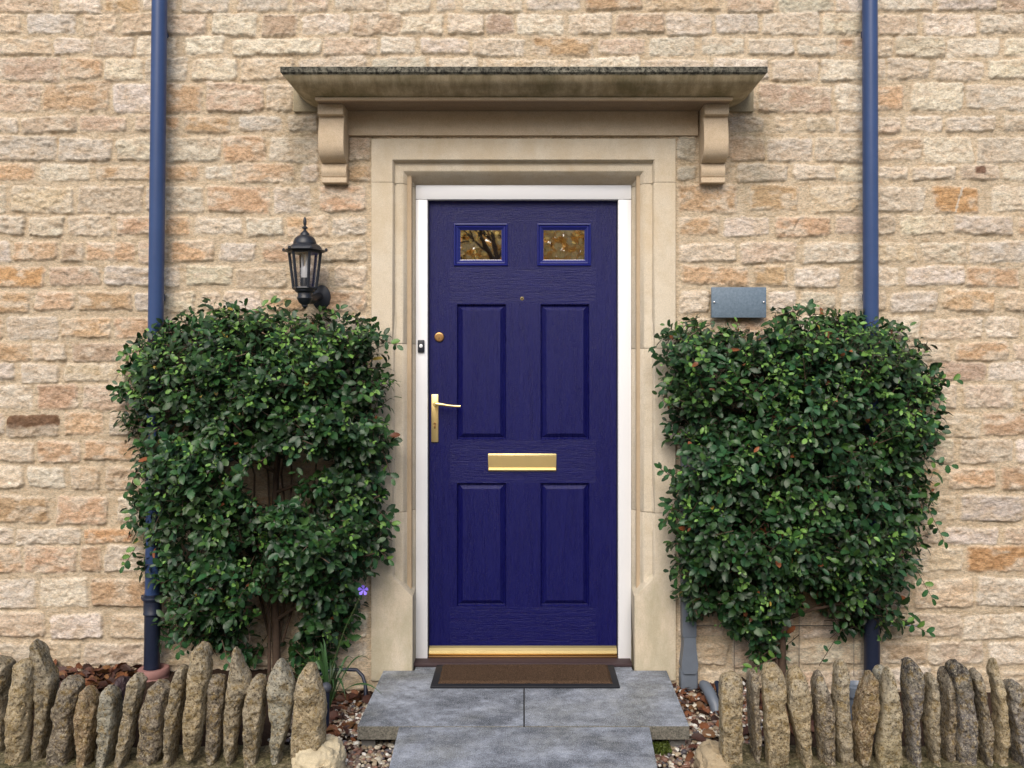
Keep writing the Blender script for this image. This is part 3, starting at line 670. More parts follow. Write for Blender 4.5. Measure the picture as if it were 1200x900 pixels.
# ------------------------------------------------------------ wall lantern
LD = .17; ls = s_at(LD)
lan = empty('wall_lantern', 'black hexagonal carriage lantern fixed to the wall left of the door', 'lantern', None, (PX(357.3, LD), -LD, PZ(337.5, LD)))
U = 1/ls
bm = bmesh.new()   # roof: brim, pitched roof, dome, finial
hexp = math.pi/6*0
add_lathe(bm, [(26*U, 42.6*U), (27*U, 43.4*U), (20.5*U, 45*U), (18*U, 49*U), (14.5*U, 51.5*U), (14*U, 51.8*U)], (0, 0, 0), 6, phase=0)
add_lathe(bm, [(13.5*U, 51.5*U), (13.2*U, 54*U), (11.5*U, 58*U), (8*U, 61*U), (5.5*U, 61.8*U), (5*U, 64*U), (3.2*U, 66*U), (1.6*U, 67.5*U), (1.6*U, 69*U), (3.4*U, 70*U), (3.4*U, 71*U), (2.0*U, 72*U), (1.1*U, 73*U), (1.9*U, 75*U), (2.1*U, 78*U), (1.4*U, 81.5*U), (.4*U, 83.5*U)], (0, 0, 0), 18)
for k in range(6):
    a = k*math.pi/3; add_lathe(bm, [(1.3*U, 42.8*U), (1.8*U, 45*U), (1.0*U, 46.5*U)], (25*U*math.cos(a), 25*U*math.sin(a), 0), 8)
bm_obj('lantern_roof', bm, M_IRON, lan, smooth=True)
bm = bmesh.new()
r1, r0, zt, zb = 18.6*U, 13.4*U, 41.6*U, 0
for k in range(6):
    a = k*math.pi/3
    add_tube(bm, [(r0*math.cos(a), r0*math.sin(a), zb), (r1*math.cos(a), r1*math.sin(a), zt)], 1.9*U, 6)
add_lathe(bm, [(20*U, 40.4*U), (20.5*U, 42.2*U), (18*U, 42.6*U)], (0, 0, 0), 6); add_lathe(bm, [(13.5*U, -2.2*U), (15*U, -.8*U), (14.6*U, .8*U), (12*U, 1.4*U)], (0, 0, 0), 6)
bm_obj('lantern_cage', bm, M_IRON, lan, smooth=False)
gl = NB('clear_glass'); gl.col((1, 1, 1)); gl.set(.03, .5); gl.b.inputs['Transmission Weight'].default_value = 1.; gl.b.inputs['IOR'].default_value = 1.02
bm = bmesh.new(); rg0, rg1 = r0-.6*U, r1-.6*U
for k in range(6):
    a, b = k*math.pi/3, (k+1)*math.pi/3
    bm.faces.new([bm.verts.new(p) for p in ((rg0*math.cos(a), rg0*math.sin(a), 1*U), (rg0*math.cos(b), rg0*math.sin(b), 1*U), (rg1*math.cos(b), rg1*math.sin(b), 40.5*U), (rg1*math.cos(a), rg1*math.sin(a), 40.5*U))])
gm = gl.m; gn = gm.node_tree; tr = gn.nodes.new('ShaderNodeBsdfTransparent'); gg = gn.nodes.new('ShaderNodeBsdfGlossy'); gg.inputs['Roughness'].default_value = .05; mx = gn.nodes.new('ShaderNodeMixShader'); mx.inputs[0].default_value = .24
gn.links.new(tr.outputs[0], mx.inputs[1]); gn.links.new(gg.outputs[0], mx.inputs[2]); gn.links.new(mx.outputs[0], gn.nodes['Material Output'].inputs[0])
bm_obj('lantern_glass', bm, gm, lan)
bm = bmesh.new(); add_lathe(bm, [(4.5*U, 12*U), (4.8*U, 15*U), (5*U, 23*U), (4.2*U, 25*U)], (0, 0, 0), 16)
for dx in (-2.4*U, 2.4*U):
    for dy in (-2*U, 2*U): add_tube(bm, [(dx, dy, 25*U), (dx, dy, 38*U), (dx*.4, dy, 39.3*U)], 1.5*U, 8)
bm_obj('bulb', bm, M_UPVC, lan, smooth=True)
bm = bmesh.new(); add_lathe(bm, [(5.2*U, 0), (5.2*U, 10*U), (4.4*U, 12*U)], (0, 0, 0), 14); bm_obj('lamp_holder', bm, M_IRON, lan, smooth=True)
bm = bmesh.new(); add_lathe(bm, [(12*U, -2*U), (11.5*U, -4*U), (8.5*U, -6*U), (8.5*U, -10*U), (9.5*U, -12*U), (7*U, -17*U), (3.5*U, -20*U), (3.5*U, -21.5*U), (2*U, -23*U), (.5*U, -24.5*U)], (0, 0, 0), 12)
add_tube(bm, [(0, 0, -8*U), (1*U, .03, -11*U), (3*U, .07, -12*U), (6*U, .11, -9*U), (8*U, .145, -6*U)], [5*U, 6*U, 6*U, 5*U, 4.5*U], 12)
bm_obj('lantern_arm', bm, M_IRON, lan, smooth=True)
bm = bmesh.new(); prof = [(10.5*U, 0), (11.5*U, .004), (11*U, .012), (7*U, .020), (3*U, .024)]
add_lathe(bm, prof, (0, 0, 0), 28, 'Y')
for v in bm.verts: v.co = Vector((v.co.x+9.5*U, v.co.y+LD-.006, v.co.z*1.35-8*U))
bm_obj('wall_plate', bm, M_IRON, lan, smooth=True)

# ------------------------------------------------------------ step, path, mat
step = empty('door_step', 'wide blue-grey stone doorstep of two slabs raised on blocks', 'doorstep', None, (0, -.3, -.1))
def slab(name, pts, z0, z1, parent=None, **k):
    bm = bmesh.new(); a = [bm.verts.new((x, y, z0)) for x, y in pts]; b = [bm.verts.new((x, y, z1)) for x, y in pts]; n = len(pts)
    bm.faces.new(a[::-1]); bm.faces.new(b)
    for i in range(n): bm.faces.new((a[i], a[(i+1) % n], b[(i+1) % n], b[i]))
    bmesh.ops.bevel(bm, geom=list(bm.edges), offset=.003, segments=2, affect='EDGES', profile=.6)
    bmesh.ops.recalc_face_normals(bm, faces=bm.faces)
    me = bpy.data.meshes.new(name); bm.to_mesh(me); bm.free(); me.materials.append(M_SLAB); me.materials.append(M_SEDGE)
    for p in me.polygons: p.material_index = 0 if p.normal.z > .5 else 1
    o = bpy.data.objects.new(name, me); C.objects.link(o)
    if parent: o.parent = parent; me.transform(Matrix.Translation(-parent.location))
    return tag(o, **k)
slab('step_slab', [(-.642, -.636), (-.0015, -.636), (-.0015, -.019), (-.640, -.019)], -.053, 0, step)
slab('step_slab', [(.0025, -.636), (.637, -.636), (.650, -.019), (.0025, -.019)], -.053, .0005, step)
slab('inner_strip', [(-.500, -.0175), (.497, -.0175), (.497, .2), (-.500, .2)], -.053, -.0005, step)
M_BLK = simple('concrete_block', (.17, .17, .165), .9, .2, nscale=60, var=.4, bump=.5)
for a, b in ((-.633, -.578), (.565, .628), (-.3, -.05), (.06, .32)):
    bm = bmesh.new(); add_box(bm, a, b, -.60+.3 if abs(a) > .4 else -.45+.3, -.2+.3, -.12+.1, -.0535+.1, .003); bm_obj('support_block', bm, M_BLK, step)
path = empty('garden_path', 'narrow blue-grey stone path slabs leading straight to the doorstep', 'path', None, (0, -1., -.06))
slab('path_slab', [(-.465, -1.02), (.459, -1.02), (.483, -.640), (-.481, -.640)], -.055, -.001, path)
yy = -1.025
for k in range(3):
    slab('path_slab', [(-.464, yy-.6), (.460, yy-.6), (.460, yy), (-.464, yy)], -.055, -.001+.001*k, path); yy -= .605
mt_ = empty('door_mat', 'brown bristle doormat with a black rubber border on the doorstep', 'doormat', None, (0.005, -.11, .0))
bm = bmesh.new(); add_box(bm, -.408, .408, -.136, .131, .001, .012, .004); bm_obj('rubber_border', bm, M_MATF, mt_, smooth=True)
NX, NY = 260, 80; gx_ = np.linspace(-.377, .380, NX); gy_ = np.linspace(-.108, .118, NY); X, Y = np.meshgrid(gx_, gy_)
ed = np.minimum(np.minimum(X-gx_[0], gx_[-1]-X), np.minimum(Y-gy_[0], gy_[-1]-Y))
Zb = .010+.010*sstep(0, .012, ed)+.0035*rng.random(X.shape)+.002*fbm(X*20, Y*20, seed=4)
idx = np.arange(NX*NY).reshape(NY, NX); F = np.stack([idx[:-1, :-1], idx[:-1, 1:], idx[1:, 1:], idx[1:, :-1]], -1).reshape(-1, 4)
put('bristle_pad', fast_mesh('bristle_pad', np.stack([X+.0015*rng.standard_normal(X.shape), Y, Zb], -1).reshape(-1, 3), F), M_COIR, mt_)

# ------------------------------------------------------------ ground
def gz_(x, d):
    ax = np.abs(x); z = -.11+.10*sstep(.83, 1.08, ax)
    z = z+np.where(x < 0, -.012, 0)*sstep(.35, .05, d)+np.where(x > 0, -.115, 0)*sstep(.92, 1.1, ax)*sstep(.9, 1.1, ax)+.02*sstep(.25, 0, d)*sstep(.62, .7, ax)
    z = z-.13*sstep(.62, .70, d)*sstep(.80, .95, ax)
    return z*sstep(1.6, .9, d)+(-.12)*(1-sstep(1.6, .9, d))
st = .02; xs = np.arange(-3.3, 3.31, st); ys = np.arange(-1.9, .12, st); X, Y = np.meshgrid(xs, ys)
Zg = gz_(X, -Y)+.012*fbm(X*9, Y*9, seed=5)+.006*noise(X*50, Y*50, seed=6)
Zg = np.where((np.abs(X) < .6) & (Y > -1.9), np.minimum(Zg, -.10), Zg)
idx = np.arange(X.size).reshape(X.shape); F = np.stack([idx[:-1, :-1], idx[:-1, 1:], idx[1:, 1:], idx[1:, :-1]], -1).reshape(-1, 4)
put('garden_bed', fast_mesh('garden_bed', np.stack([X, Y, Zg], -1).reshape(-1, 3), F), M_SOIL, kind='structure')
bm = bmesh.new(); bm.faces.new([bm.verts.new(p) for p in ((-1500, -1500, -.15), (1500, -1500, -.15), (1500, 1500, -.15), (-1500, 1500, -.15))]); bm_obj('ground', bm, M_GROUND, kind='structure')

# pebbles
ico = bmesh.new(); bmesh.ops.create_icosphere(ico, subdivisions=2, radius=1); IV = np.array([v.co[:] for v in ico.verts]); IF = np.array([[v.index for v in f.verts] for f in ico.faces]); ico.free()
def scatter_pebbles(n, area):
    Vs, Fs, Cs = [], [], []
    cols_ = np.array([(.48, .44, .36), (.33, .27, .19), (.16, .12, .10), (.22, .12, .085), (.62, .60, .55), (.10, .09, .10), (.28, .22, .15), (.17, .09, .065)])
    for i in range(n):
        x0, x1, d0, d1 = area[rng.integers(len(area))]; x = rng.uniform(x0, x1); d = rng.uniform(d0, d1)
        r = rng.uniform(.006, .014)*(1.3 if rng.random() < .12 else 1)
        sc = np.array([1, rng.uniform(.6, .95), rng.uniform(.4, .7)])*r
        v = IV*(1+.22*noise(IV[:, 0]*1.3+i, IV[:, 1]*1.3, IV[:, 2]*1.3, seed=i % 97))[:, None]*sc
        a = rng.uniform(0, 6.28); q = Matrix.Rotation(a, 3, 'Z') @ Matrix.Rotation(rng.normal()*.4, 3, 'X'); v = v @ np.array(q).T
        v += (x, -d, float(gz_(np.float64(x), np.float64(d)))+.006+rng.uniform(0, .012))
        Fs.append(IF+len(Vs)*len(IV)); Vs.append(v); c = cols_[rng.choice(8, p=[.17, .17, .15, .13, .10, .12, .10, .06])]*rng.uniform(.7, 1.2)
        Cs.append(np.tile(c, (len(IV), 1)))
    return fast_mesh('gravel', np.concatenate(Vs), np.concatenate(Fs), np.concatenate(Cs))
put('gravel', scatter_pebbles(5200, [(.47, .98, .30, 1.25), (.63, .98, .0, .5), (-.98, -.46, .30, 1.25), (-.98, -.62, .12, .5), (-.98, -.5, .55, 1.0), (.50, .98, .55, 1.0)]), M_PEB, label='mixed flint gravel beside the doorstep', cat='gravel', kind='stuff')
# moss tufts under the step
# ------------------------------------------------------------ leaves (numpy)
LT = np.array([(0, 0, 0), (0, .35, 0), (0, .70, 0), (0, 1.02, 0), (.17, .12, 0), (.31, .30, 0), (.27, .36, 0), (.37, .55, 0), (.31, .62, 0), (.30, .78, 0), (.16, .92, 0),
               (-.17, .12, 0), (-.31, .30, 0), (-.27, .36, 0), (-.37, .55, 0), (-.31, .62, 0), (-.30, .78, 0), (-.16, .92, 0)], float)
_r = [(0, 4, 1), (4, 5, 1), (5, 6, 1), (6, 7, 1), (7, 8, 2), (7, 2, 1), (8, 9, 2), (9, 10, 2), (10, 3, 2)]
LFt = np.array(_r+[tuple(({1: 1, 2: 2, 3: 3, 0: 0}.get(i, i+7)) for i in f)[::-1] for f in _r])
def leaves_mesh(name, P, D, Nn, L, Cc, curl=.25, fold=.30, wide=1.):
    """P base points, D leaf directions, Nn leaf normals, L lengths, Cc colours"""
    n = len(P); D = D/np.linalg.norm(D, axis=1)[:, None]
    S = np.cross(D, Nn); S /= np.linalg.norm(S, axis=1)[:, None]+1e-9; Nn = np.cross(S, D)
    T = LT[None].repeat(n, 0)
    cu = (curl*rng.uniform(.3, 1.6, n))[:, None]; fo = (fold*rng.uniform(.2, 1.6, n))[:, None]
    wd = (wide*rng.uniform(.8, 1.15, n))[:, None]
    x = T[..., 0]*wd; y = T[..., 1]; z = fo*np.abs(x)-cu*y*y+.05*np.sin(y*9+rng.uniform(0, 6, n)[:, None])*np.sign(x)*np.abs(x)*2
    V = P[:, None]+(S[:, None]*x[..., None]+D[:, None]*y[..., None]+Nn[:, None]*z[..., None])*L[:, None, None]
    k = len(LT); F = LFt[None]+(np.arange(n)*k)[:, None, None]
    mid = np.ones(k); mid[[1, 2]] = 1.18; mid[[3, 5, 7, 9, 12, 14, 16]] = .9
    Cv = Cc[:, None]*mid[None, :, None]
    return fast_mesh(name, V.reshape(-1, 3), F.reshape(-1, 3), Cv.reshape(-1, 3))
def inpoly(x, y, poly):
    x = np.asarray(x); y = np.asarray(y); r = np.zeros(x.shape, bool); n = len(poly)
    for i in range(n):
        x1, y1 = poly[i]; x2, y2 = poly[(i+1) % n]
        c = ((y1 > y) != (y2 > y)) & (x < (x2-x1)*(y-y1)/((y2-y1) or 1e-9)+x1); r ^= c
    return r
def edist(x, y, poly):
    m = np.full(x.shape, 1e9); n = len(poly)
    for i in range(n):
        a = np.array(poly[i], float); b = np.array(poly[(i+1) % n], float); ab = b-a
        t = np.clip(((x-a[0])*ab[0]+(y-a[1])*ab[1])/(ab@ab), 0, 1)
        m = np.minimum(m, np.hypot(x-a[0]-t*ab[0], y-a[1]-t*ab[1]))
    return m
def shrub(poly, gaps, trunk_px, base_y, seed, label, nspr, extra_px=(), sprays=()):
    r = np.random.default_rng(seed)
    poly_a = np.array(poly); x0, y0 = poly_a.min(0); x1, y1 = poly_a.max(0)
    P, D, N_, L, Cc = [], [], [], [], []; twigs = []
    cnt = 0; tries = 0
    while cnt < nspr and tries < nspr*30:
        tries += 1
        px, py = r.uniform(x0, x1), r.uniform(y0, y1)
        if not inpoly(px, py, poly): continue
        e = float(edist(np.array([px]), np.array([py]), poly)[0])
        cl_ = float(fbm(np.array([px/42.]), np.array([py/36.]), seed=seed, oct=3)[0])
        T = .10+.30*(1-math.exp(-e/26.))+.13*cl_
        low = max(0, (py-640)/140.); T *= 1-.35*min(1, low)
        deep = r.random()
        outer = deep < .62
        gp_ = 0
        for gx0, gy0, grx, gry, ga in gaps: gp_ = max(gp_, ga*math.exp(-(((px-gx0)/grx)**2+((py-gy0)/gry)**2)**1.5))
        if r.random() < gp_: continue
        if outer:
            if cl_ < -.16 and r.random() < .55: continue
            d = T-abs(r.normal())*.030
        else: d = r.uniform(.05, max(.08, T-.05))
        if e < 9 and r.random() < .35: continue
        s = s_at(d); p = np.array([(px-CX)/s, -d, CZ+(HY-py)/s])
        # outward direction
        cxp, cyp = (x0+x1)/2, (y0+y1)/2
        sx = (px-cxp)/((x1-x0)/2); sz = (cyp-py)/((y1-y0)/2)
        out = np.array([sx*.55*(1 if e < 60 else .4), -.9, .25+.6*max(0, sz)**2-.15*max(0, -sz)]) + r.normal(size=3)*.42
        if e < 14: out = np.array([sx*1.2, -.35, .35*sz+.1])+r.normal(size=3)*.45
        out /= np.linalg.norm(out)
        nl = r.integers(5, 10); Ls = r.uniform(.06, .10); st_ = p-out*Ls*.6
        tip = r.random(); young = (tip < (.42 if py < 470 else .22)) and outer
        base = np.array((.019, .055, .015))*r.uniform(.5, 1.5)*np.array([r.uniform(.75, 1.3), 1, r.uniform(.7, 1.5)])
        twigs.append((st_-out*.03, p+out*Ls*.25))
        up = np.array([0, -.35, 1.])
        for k in range(nl):
            t = k/(nl-1); a = k*2.4+r.uniform(-.4, .4)
            o1 = np.cross(out, up); o1 /= np.linalg.norm(o1)+1e-9; o2 = np.cross(o1, out)
            rad = o1*math.cos(a)+o2*math.sin(a)
            spread = 1.35-.75*t
            dirn = out*(.35+.5*t)+rad*spread+np.array([0, 0, -.18])+r.normal(size=3)*.15
            pos = st_+out*Ls*(t*1.05)+rad*.003
            nrm = out*1.0+np.array([0, -.30, .65])+r.normal(size=3)*.30
            sz_ = r.uniform(.020, .051)*(1-.30*t*(young))
            c = base*r.uniform(.8, 1.25)
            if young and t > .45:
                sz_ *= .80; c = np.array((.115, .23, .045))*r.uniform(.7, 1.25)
            elif r.random() < .05: c = np.array((.05, .115, .025))
            q = r.random()
            if q < (.016 if py < 430 and px > 700 else .005): c = np.array((.22, .075, .03))*r.uniform(.5, 1.2)
            elif q < .0185 and q > .0165: c = np.array((.30, .22, .04))
            P.append(pos); D.append(dirn); N_.append(nrm); L.append(sz_); Cc.append(c)
        cnt += 1
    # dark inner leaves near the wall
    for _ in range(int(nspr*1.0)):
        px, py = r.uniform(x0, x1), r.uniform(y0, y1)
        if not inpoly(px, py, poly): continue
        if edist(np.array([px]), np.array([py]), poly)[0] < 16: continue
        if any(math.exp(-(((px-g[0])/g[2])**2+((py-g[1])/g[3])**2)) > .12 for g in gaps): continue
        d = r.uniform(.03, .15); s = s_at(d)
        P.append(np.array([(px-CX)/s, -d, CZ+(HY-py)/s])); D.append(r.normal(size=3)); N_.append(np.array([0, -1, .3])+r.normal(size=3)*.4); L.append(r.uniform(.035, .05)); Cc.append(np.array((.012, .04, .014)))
    # free sprays that stick out of the outline
    for sp in sprays:
        (ax, ay), (bx, by), d, nl = sp
        A = np.array([PX(ax, d), -d, PZ(ay, d)]); B = np.array([PX(bx, d), -d-.02, PZ(by, d)]); twigs.append((A, B)); ax_ = B-A; ax_ /= np.linalg.norm(ax_)
        for k in range(nl):
            t = (k+.5)/nl; a = k*2.4; o = np.array([-ax_[2], 0, ax_[0]])*(1 if k % 2 else -1)+np.array([0, -.3*math.cos(a), 0])
            P.append(A+(B-A)*t); D.append(ax_*.5+o*.8+r.normal(size=3)*.15); N_.append(np.array([0, -1, .4])+r.normal(size=3)*.3); L.append(r.uniform(.026, .042)); Cc.append(np.array((.02, .07, .022))*r.uniform(.7, 1.5) if r.random() < .7 else np.array((.09, .18, .035)))
        P.append(B); D.append(ax_+r.normal(size=3)*.1); N_.append(np.array([0, -1, .4])); L.append(.034); Cc.append(np.array((.03, .09, .025)))
    root = empty('climbing_shrub', label, 'shrub', 'clipped evergreen shrubs beside the door', (PX(trunk_px, .10), -.10, -.05))
    off = np.array(root.location)
    P = np.array(P)-off
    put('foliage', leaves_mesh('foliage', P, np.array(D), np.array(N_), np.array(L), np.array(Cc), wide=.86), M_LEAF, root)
    bm = bmesh.new(); rr = random.Random(seed)
    for a, b in twigs[::1]:
        a = Vector(a-off); b = Vector(b-off); add_tube(bm, [a, b], [.0022, .0013], 3, False)
    bm_obj('twigs', bm, M_BARK, root, smooth=True)
    bm = bmesh.new()
    tz = [0, .15, .35, .6, .9, 1.2, 1.45]; add_tube(bm, [(.008*math.sin(z*7), .01*math.cos(z*5), z-.08) for z in tz], [.022, .019, .017, .015, .012, .009, .006], 10)
    add_tube(bm, [(-.03+.01*math.sin(z*6), -.01, z-.08) for z in tz[:5]], [.008, .008, .007, .006, .005], 8)
    bm_obj('trunk', bm, M_BARK, root, smooth=True)
    for k in range(7):
        x_ = rr.uniform(-.14, .16); bm = bmesh.new(); add_tube(bm, [(x_*.2, .02, .2), (x_*.8+rr.uniform(-.03, .03), .03, .55), (x_+rr.uniform(-.04, .04), .02, .95), (x_*1.4, .0, 1.25)], [.007, .006, .005, .003], 6); bm_obj('branch', bm, M_BARK, root, smooth=True)
    for k in range(12):
        z = .30+.095*k; sx = (-1)**k; bm = bmesh.new(); wdt = rr.uniform(.25, .5)
        pts = [(0, 0, z), (sx*wdt*.3, -.03, z+.06), (sx*wdt*.7, -.08, z+.11+rr.uniform(-.03, .05)), (sx*wdt, -.13, z+.16+rr.uniform(-.05, .08))]
        add_tube(bm, pts, [.009, .007, .005, .003], 7); bm_obj('branch', bm, M_BARK, root, smooth=True)
    return root
LP_ = [(188, 374), (215, 367), (262, 362), (300, 361), (345, 366), (400, 369), (436, 378), (450, 396), (446, 420), (456, 450), (450, 480), (455, 520), (446, 560), (452, 600), (448, 645), (432, 668), (420, 700), (412, 730), (396, 760), (376, 792), (350, 782), (338, 740), (318, 745), (300, 790), (278, 770), (250, 752), (205, 755), (186, 742), (196, 705), (176, 680), (166, 640), (158, 600), (160, 560), (160, 520), (150, 500), (142, 470), (138, 448), (145, 430), (160, 405), (176, 388)]
RP_ = [(784, 388), (800, 376), (850, 384), (885, 386), (905, 368), (960, 366), (1010, 367), (1052, 380), (1084, 402), (1092, 430), (1102, 460), (1098, 500), (1086, 540), (1090, 590), (1084, 640), (1066, 680), (1060, 725), (1030, 742), (1000, 735), (985, 745), (965, 715), (940, 700), (930, 735), (920, 770), (892, 778), (876, 755), (850, 738), (815, 722), (795, 700), (792, 650), (785, 600), (782, 560), (790, 520), (778, 480), (780, 450), (777, 410)]
shrub(LP_, [(322, 562, 52, 34, 1.), (352, 545, 30, 24, 1.), (318, 725, 32, 46, 1.), (268, 560, 16, 14, .5), (230, 640, 14, 20, .4)], 322, 790, 5,
      'bushy evergreen shrub left of the door, thinned to bare stems in its middle', 1950,
      sprays=[((440, 395), (466, 405), .25, 5), ((160, 640), (148, 662), .2, 5), ((165, 410), (146, 418), .2, 5), ((445, 600), (462, 615), .22, 4), ((446, 520), (460, 560), .2, 4), ((440, 640), (456, 655), .2, 4), ((168, 540), (152, 575), .2, 6), ((170, 590), (150, 612), .2, 6), ((260, 750), (272, 785), .25, 6), ((300, 362), (322, 355), .3, 4), ((385, 372), (400, 362), .3, 4), ((215, 745), (212, 762), .25, 4)])
shrub(RP_, [(950, 725, 34, 30, 1.), (905, 650, 16, 20, .5), (796, 540, 10, 26, .7), (850, 560, 12, 16, .45), (960, 620, 14, 18, .5)], 915, 790, 9,
      'dense evergreen shrub right of the door, leafy over its whole front', 2050,
      sprays=[((1080, 440), (1118, 446), .25, 6), ((1085, 590), (1104, 634), .2, 7), ((1070, 660), (1090, 700), .2, 6), ((1055, 725), (1086, 740), .2, 6), ((905, 372), (946, 360), .3, 5), ((790, 560), (772, 548), .2, 5), ((790, 590), (776, 612), .2, 3), ((790, 440), (776, 470), .2, 4), ((960, 780), (985, 735), .15, 4), ((910, 770), (878, 782), .22, 7), ((1090, 500), (1100, 470), .2, 6), ((1088, 540), (1112, 545), .2, 3)])
# wire trellis behind the right shrub
tr_ = bmesh.new()
for x_ in (936, 860, 1000): add_tube(tr_, [(PX(x_, .03), -.036, -.02), (PX(x_, .03), -.036, 1.55)], .0022, 6)
for z_ in (.21, .51, .81, 1.11, 1.41): add_tube(tr_, [(PX(800, .03), -.0395, z_), (PX(1080, .03), -.0395, z_)], .0022, 6)
bm_obj('wire_trellis', tr_, M_STEEL, None, label='thin wire trellis on the wall behind the right shrub', cat='trellis')

# strap leaved plant with a violet flower
sp = empty('strap_leaved_plant', 'clump of long arching green leaves with one violet flower by the left jamb', 'plant', None, (PX(384, .30), -.30, -.06))
Vs, Fs, Cs = [], [], []; k0 = 0
for i in range(34):
    a = rng.uniform(0, 6.28); ln = rng.uniform(.22, .42); lean = rng.uniform(.05, .17)*(1+.4*(i % 3)); wd = rng.uniform(.004, .007)
    n = 12; pts = []
    for k in range(n):
        t = k/(n-1); rad = lean*(t*1.1); z = ln*(t*1.25-.75*t**2.6*(.6+lean*2)); pts.append((rad*math.cos(a)+.01*math.sin(i), rad*math.sin(a)*.7, z))
    pts = np.array(pts); side = np.array([-math.sin(a), math.cos(a), 0.3])
    wv_ = wd*np.sin(np.pi*np.clip(np.linspace(.12, 1, n), 0, 1))[:, None]
    Vs.append(np.stack([pts-side*wv_, pts+np.array([0, 0, -.002]), pts+side*wv_], 1).reshape(-1, 3))
    for k in range(n-1):
        for j in (0, 1): Fs.append((k0+k*3+j, k0+k*3+j+1, k0+k*3+j+4, k0+k*3+j+3))
    Cs.append(np.tile(np.array((.03, .075, .022))*rng.uniform(.6, 1.5), (n*3, 1))); k0 += n*3
put('strap_leaves', fast_mesh('strap_leaves', np.concatenate(Vs), Fs, np.concatenate(Cs)), M_LEAF, sp)
fl = (PX(426, .28)-sp.location.x, -.28+.30, PZ(691, .28)+.06)
bm = bmesh.new(); add_tube(bm, [(0, 0, .02), (.02, 0, .18), (.07, .01, .33), (fl[0]-.005, fl[1], fl[2]-.01)], .0017, 6); bm_obj('flower_stem', bm, M_STEM, sp, smooth=True)
bm = bmesh.new()
for k in range(5):
    a = k*2*math.pi/5+.3; c0 = bm.verts.new((fl[0], fl[1], fl[2]))
    pv = [bm.verts.new((fl[0]+rr_*math.cos(a+da), fl[1]-yy_, fl[2]+rr_*math.sin(a+da))) for rr_, da, yy_ in ((.010, -.42, .006), (.020, -.42, .010), (.0235, 0, .013), (.020, .42, .010), (.010, .42, .006))]
    bm.faces.new([c0]+pv)
bm_obj('blossom', bm, simple('violet_petal', (.24, .16, .80), .5, .3), sp, smooth=True)
# leaf litter
def litter(n, area, size=(.03, .06), zoff=(.004, .03)):
    P, D, N_, L, Cc = [], [], [], [], []
    for i in range(n):
        x0, x1, d0, d1 = area[rng.integers(len(area))]; x = rng.uniform(x0, x1); d = rng.uniform(d0, d1)
        P.append((x, -d, float(gz_(np.float64(x), np.float64(d)))+rng.uniform(*zoff))); a = rng.uniform(0, 6.28)
        D.append((math.cos(a), math.sin(a), rng.normal()*.3)); N_.append((rng.normal()*.5, rng.normal()*.5-.2, 1)); L.append(rng.uniform(*size))
        Cc.append(np.array([(.16, .060, .028), (.10, .038, .024), (.24, .115, .045), (.07, .03, .022), (.20, .075, .03)][rng.integers(5)])*rng.uniform(.4, .95))
    return leaves_mesh('leaf_litter', np.array(P), np.array(D, float), np.array(N_, float), np.array(L), np.array(Cc), curl=.6, fold=.5, wide=1.15)
put('leaf_litter', litter(900, [(-2.15, -1.72, .03, .25), (-2.15, -1.72, .03, .2), (-.98, -.64, .05, .9), (-.95, -.66, .05, .5), (.64, .95, .02, .9), (.66, .9, .02, .3), (.95, 1.2, .1, .4)]), M_LITTER, label='brown autumn leaves fallen along the foot of the wall', cat='fallen leaves', kind='stuff')
# moss beside the path
mp = []; 
P = np.stack([rng.uniform(.475, .56, 1400), -rng.uniform(.60, .68, 1400), -.095+rng.random(1400)*.02], -1)
put('moss_tuft', leaves_mesh('moss_tuft', P, np.array([0, 0, 1.])+rng.normal(size=(1400, 3))*.5, rng.normal(size=(1400, 3)), rng.uniform(.006, .012, 1400), np.array([(.06, .085, .012)])*rng.uniform(.6, 1.5, (1400, 1))), M_LITTER, label='green moss under the right corner of the doorstep', cat='moss', kind='stuff')

